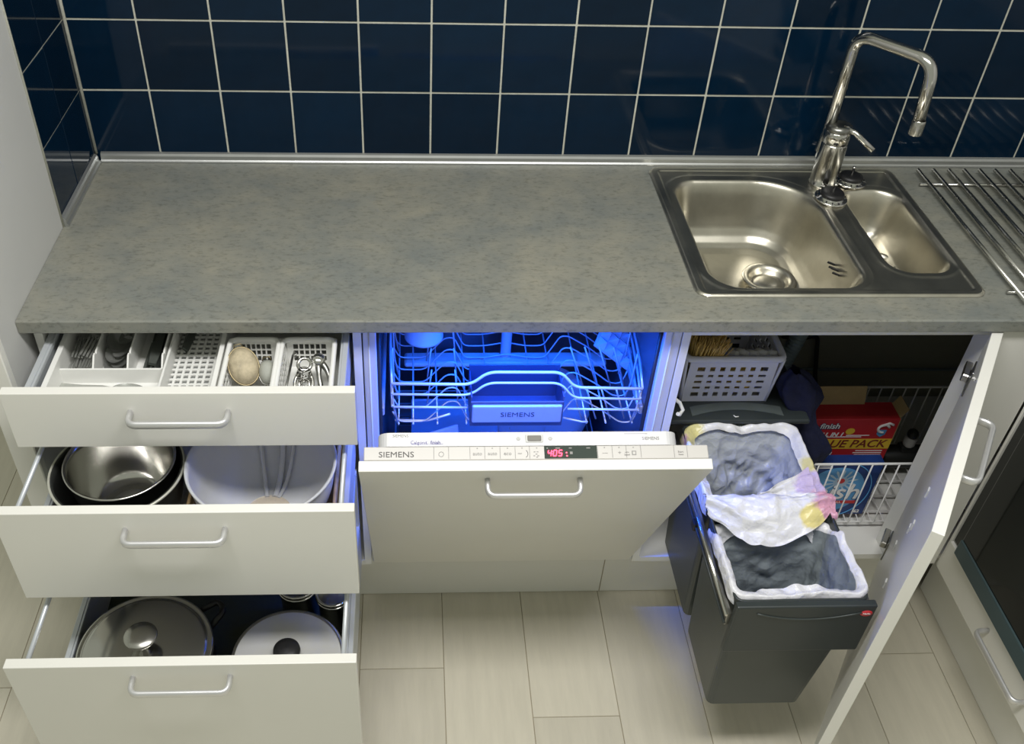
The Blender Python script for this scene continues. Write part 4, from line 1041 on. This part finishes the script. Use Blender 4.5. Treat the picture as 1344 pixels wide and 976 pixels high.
for s_, (w0, w1) in (('o', (0, 0)),):
    m = MB(); m.tube([(1.098+.075*math.cos(math.radians(a)), fy-.0006, .310+.090*math.sin(math.radians(a))) for a in range(-70, 75, 6)], .0014, 6); m.build('print_arc', ltblue, bx)
lettering('finish', .070, fr(1.078, .302, fy-.0006), inknavy, bx, shear=.15, bold=.0016)
lettering('finish', .070, fr(1.078, .303, fy-.0010), inkwh, bx, shear=.15, bold=.0008)
MB().box(1.015, 1.150, fy-.0009, fy-.0004, .2645, .2745).build('print_band', inkred, bx)
lettering('POWERBALL', .0090, fr(1.082, .2695, fy-.0012), inkwh, bx, sx=1.3)
m = MB(); m.tube([(1.008+.012*math.cos(a*.5), fy-.0006, .388+.009*math.sin(a*.5)) for a in range(10)], .003, 6); m.build('print_swirl', inkwh, bx)
MB().box(1.030, 1.062, fy-.0008, fy-.0003, .385, .3885).build('print_line', inkwh, bx); MB().box(1.030, 1.058, fy-.0008, fy-.0003, .392, .3955).build('print_line', inkwh, bx)
lettering('62', .014, fr(1.163, .236, fy-.0006), inkwh, bx, bold=.0004)
# red box
rx0, rx1, ry = 1.000, 1.228, .212
rb = carton('detergent_box', rx0, rx1, ry, .272, BZ0, .468, redcard, 'red detergent value pack box with yellow band and open cardboard flap')
MB().box(rx0+.002, rx1-.0005, ry-.0006, ry+.001, .372, .404).build('print_band', inkyel, rb)
gy = ry-.0009
lettering('VALUE PACK', .0340, frame((1.1170, gy, .3880), (1,0,0), (0,0,1)), mat('printed_maroon', (.20, .03, .02), .5, var=.05), rb, shear=.2, sx=1.0, bold=.0004)
lettering('finish', .0230, frame((1.065, gy, .4460), (1,0,0), (0,0,1)), inknavy, rb, shear=.12, bold=.0018)
lettering('finish', .0230, frame((1.065, gy-.0003, .4465), (1,0,0), (0,0,1)), inkwh, rb, shear=.12, bold=.0004)
lettering('ALL IN 1', .0170, frame((1.072, gy, .4190), (1,0,0), (0,0,1)), inkwh, rb, shear=.25, bold=.0006)
lettering('ALL IN 1', .0170, frame((1.062, gy, .3540), (1,0,0), (0,0,1)), inkwh, rb, shear=.25, bold=.0006)
m = MB(); m.add([(.011*math.cos(a*math.pi/12), .010*math.sin(a*math.pi/12), 0) for a in range(24)], [tuple(range(24))], M=frame((1.1180, gy, .4300), (1,0,0), (0,0,1))); m.build('print_lemon', inkyel, rb)
for z, a, b in ((.4150, 1.112, 1.168), (.4100, 1.060, 1.150), (.364, 1.150, 1.215), (.357, 1.145, 1.215), (.350, 1.150, 1.215), (.343, 1.03, 1.14)): MB().box(a, b, ry-.0006, ry+.001, z, z+.0022).build('print_line', inkwh, rb)
m = MB()
m.tube([(1.196+.013*math.cos(math.radians(a)), gy, .438+.012*math.sin(math.radians(a))) for a in range(20, 300, 20)], .0032, 6); m.tube([(1.190, gy, .448), (1.205, gy, .455), (1.216, gy, .450)], .0034, 6); m.build('print_swirl', inkwh, rb)
m = MB(); m.prism([(-.011, .010), (.011, .010), (.010, -.004), (0, -.013), (-.010, -.004)], -.0003, .0003, M=frame((1.194, gy, .4240), (1,0,0), (0,0,1))); m.build('print_shield', ltblue, rb)
MB().box(1.040, 1.158, 0, .046, -.0008, .0008, M=frame((0, .262, .470), (1,0,0), (0, .35, 1))).build('flap', brownc, rb)
MB().box(rx1-.0006, rx1+.0008, ry, .27, .40, .468).build('flap', brownc, rb)
MB().box(0, .05, 0, .03, -.0008, .0008, M=frame((rx1, ry+.005, .466), (0,1,0), (.5, 0, 1))).build('flap', brownc, rb)
# spray bottle at the back right
sb = thing('spray_bottle', (1.335, .30, WZ0), 'dark spray bottle lying at the right in the wire basket', 'bottle')
MB().lathe([(.0005, 0), (.026, 0), (.030, .004), (.030, .12), (.020, .145), (.012, .155)], 24, M=frame((1.275, .30, WZ0+.034), (0,1,0), (0,0,1))).build('body', cableb, sb)
MB().lathe([(.013, 0), (.015, .004), (.015, .022), (.010, .026), (.0005, .027)], 20, (1.338, .30, WZ0+.075)).build('collar', greypl, sb)
MB().box(1.316, 1.362, .285, .315, WZ0+.030, WZ0+.076, .008, 2).build('neck', cableb, sb)
MB().sphere((1.338, .30, WZ0+.112), .014).build('cap', cableb, sb)

# ------------------------------------------------------------------ oven run on the right
oc = thing('oven_cabinet', (1.6, -.32, ZB), 'cream oven cabinet with a low drawer at the right edge', 'cabinet')
OX = 1.3255
MB().box(OX+.019, 1.90, -.620, .008, ZB, ZT, .0008).build('body', carcase, oc)
od = MB().box(OX, OX+.0185, -.606, .0035, ZB+.001, .2790, .0012, 2).build('drawer', paint, oc)
bow_handle(MB(), (OX, -.300, .243), (0,-1,0), (-1,0,0), .170, .030).build('handle', silver, od)
MB().box(OX+.002, OX+.019, .0045, .011, ZB, ZT, .001).build('filler_strip', paint, oc)
MB().box(OX, OX+.0185, -1.25, -.611, ZB+.001, ZT, .0012, 2).build('neighbour_door', paint, oc)
MB().box(OX+.0195, 1.90, -1.25, -.621, ZB, ZT).build('neighbour_body', carcase, oc)
ov = thing('oven', (1.5, -.30, .284), 'built-in oven with black glass front at the right edge', 'oven')
MB().box(OX+.006, OX+.0187, -.605, .0025, .284, .882, .001).build('glass_front', blackg, ov)
MB().box(OX-.012, OX+.0055, -.565, -.038, .300, .845, .004, 2).build('door_glass', blackg, ov)
MB().box(OX-.016, OX+.0055, -.565, -.038, .288, .334, .003, 2).build('bottom_trim', teal, ov)
MB().tube(fillet([(OX-.012, -.09, .79), (OX-.05, -.09, .79), (OX-.05, -.51, .79), (OX-.012, -.51, .79)], .012, 4), .008, 12).build('handle', silver, ov)
MB().box(OX-.008, OX+.0055, -.600, -.003, .852, .880, .002).build('control_panel', teal, ov)

for o in list(bpy.data.objects):
    if '_o' in o: del o['_o']
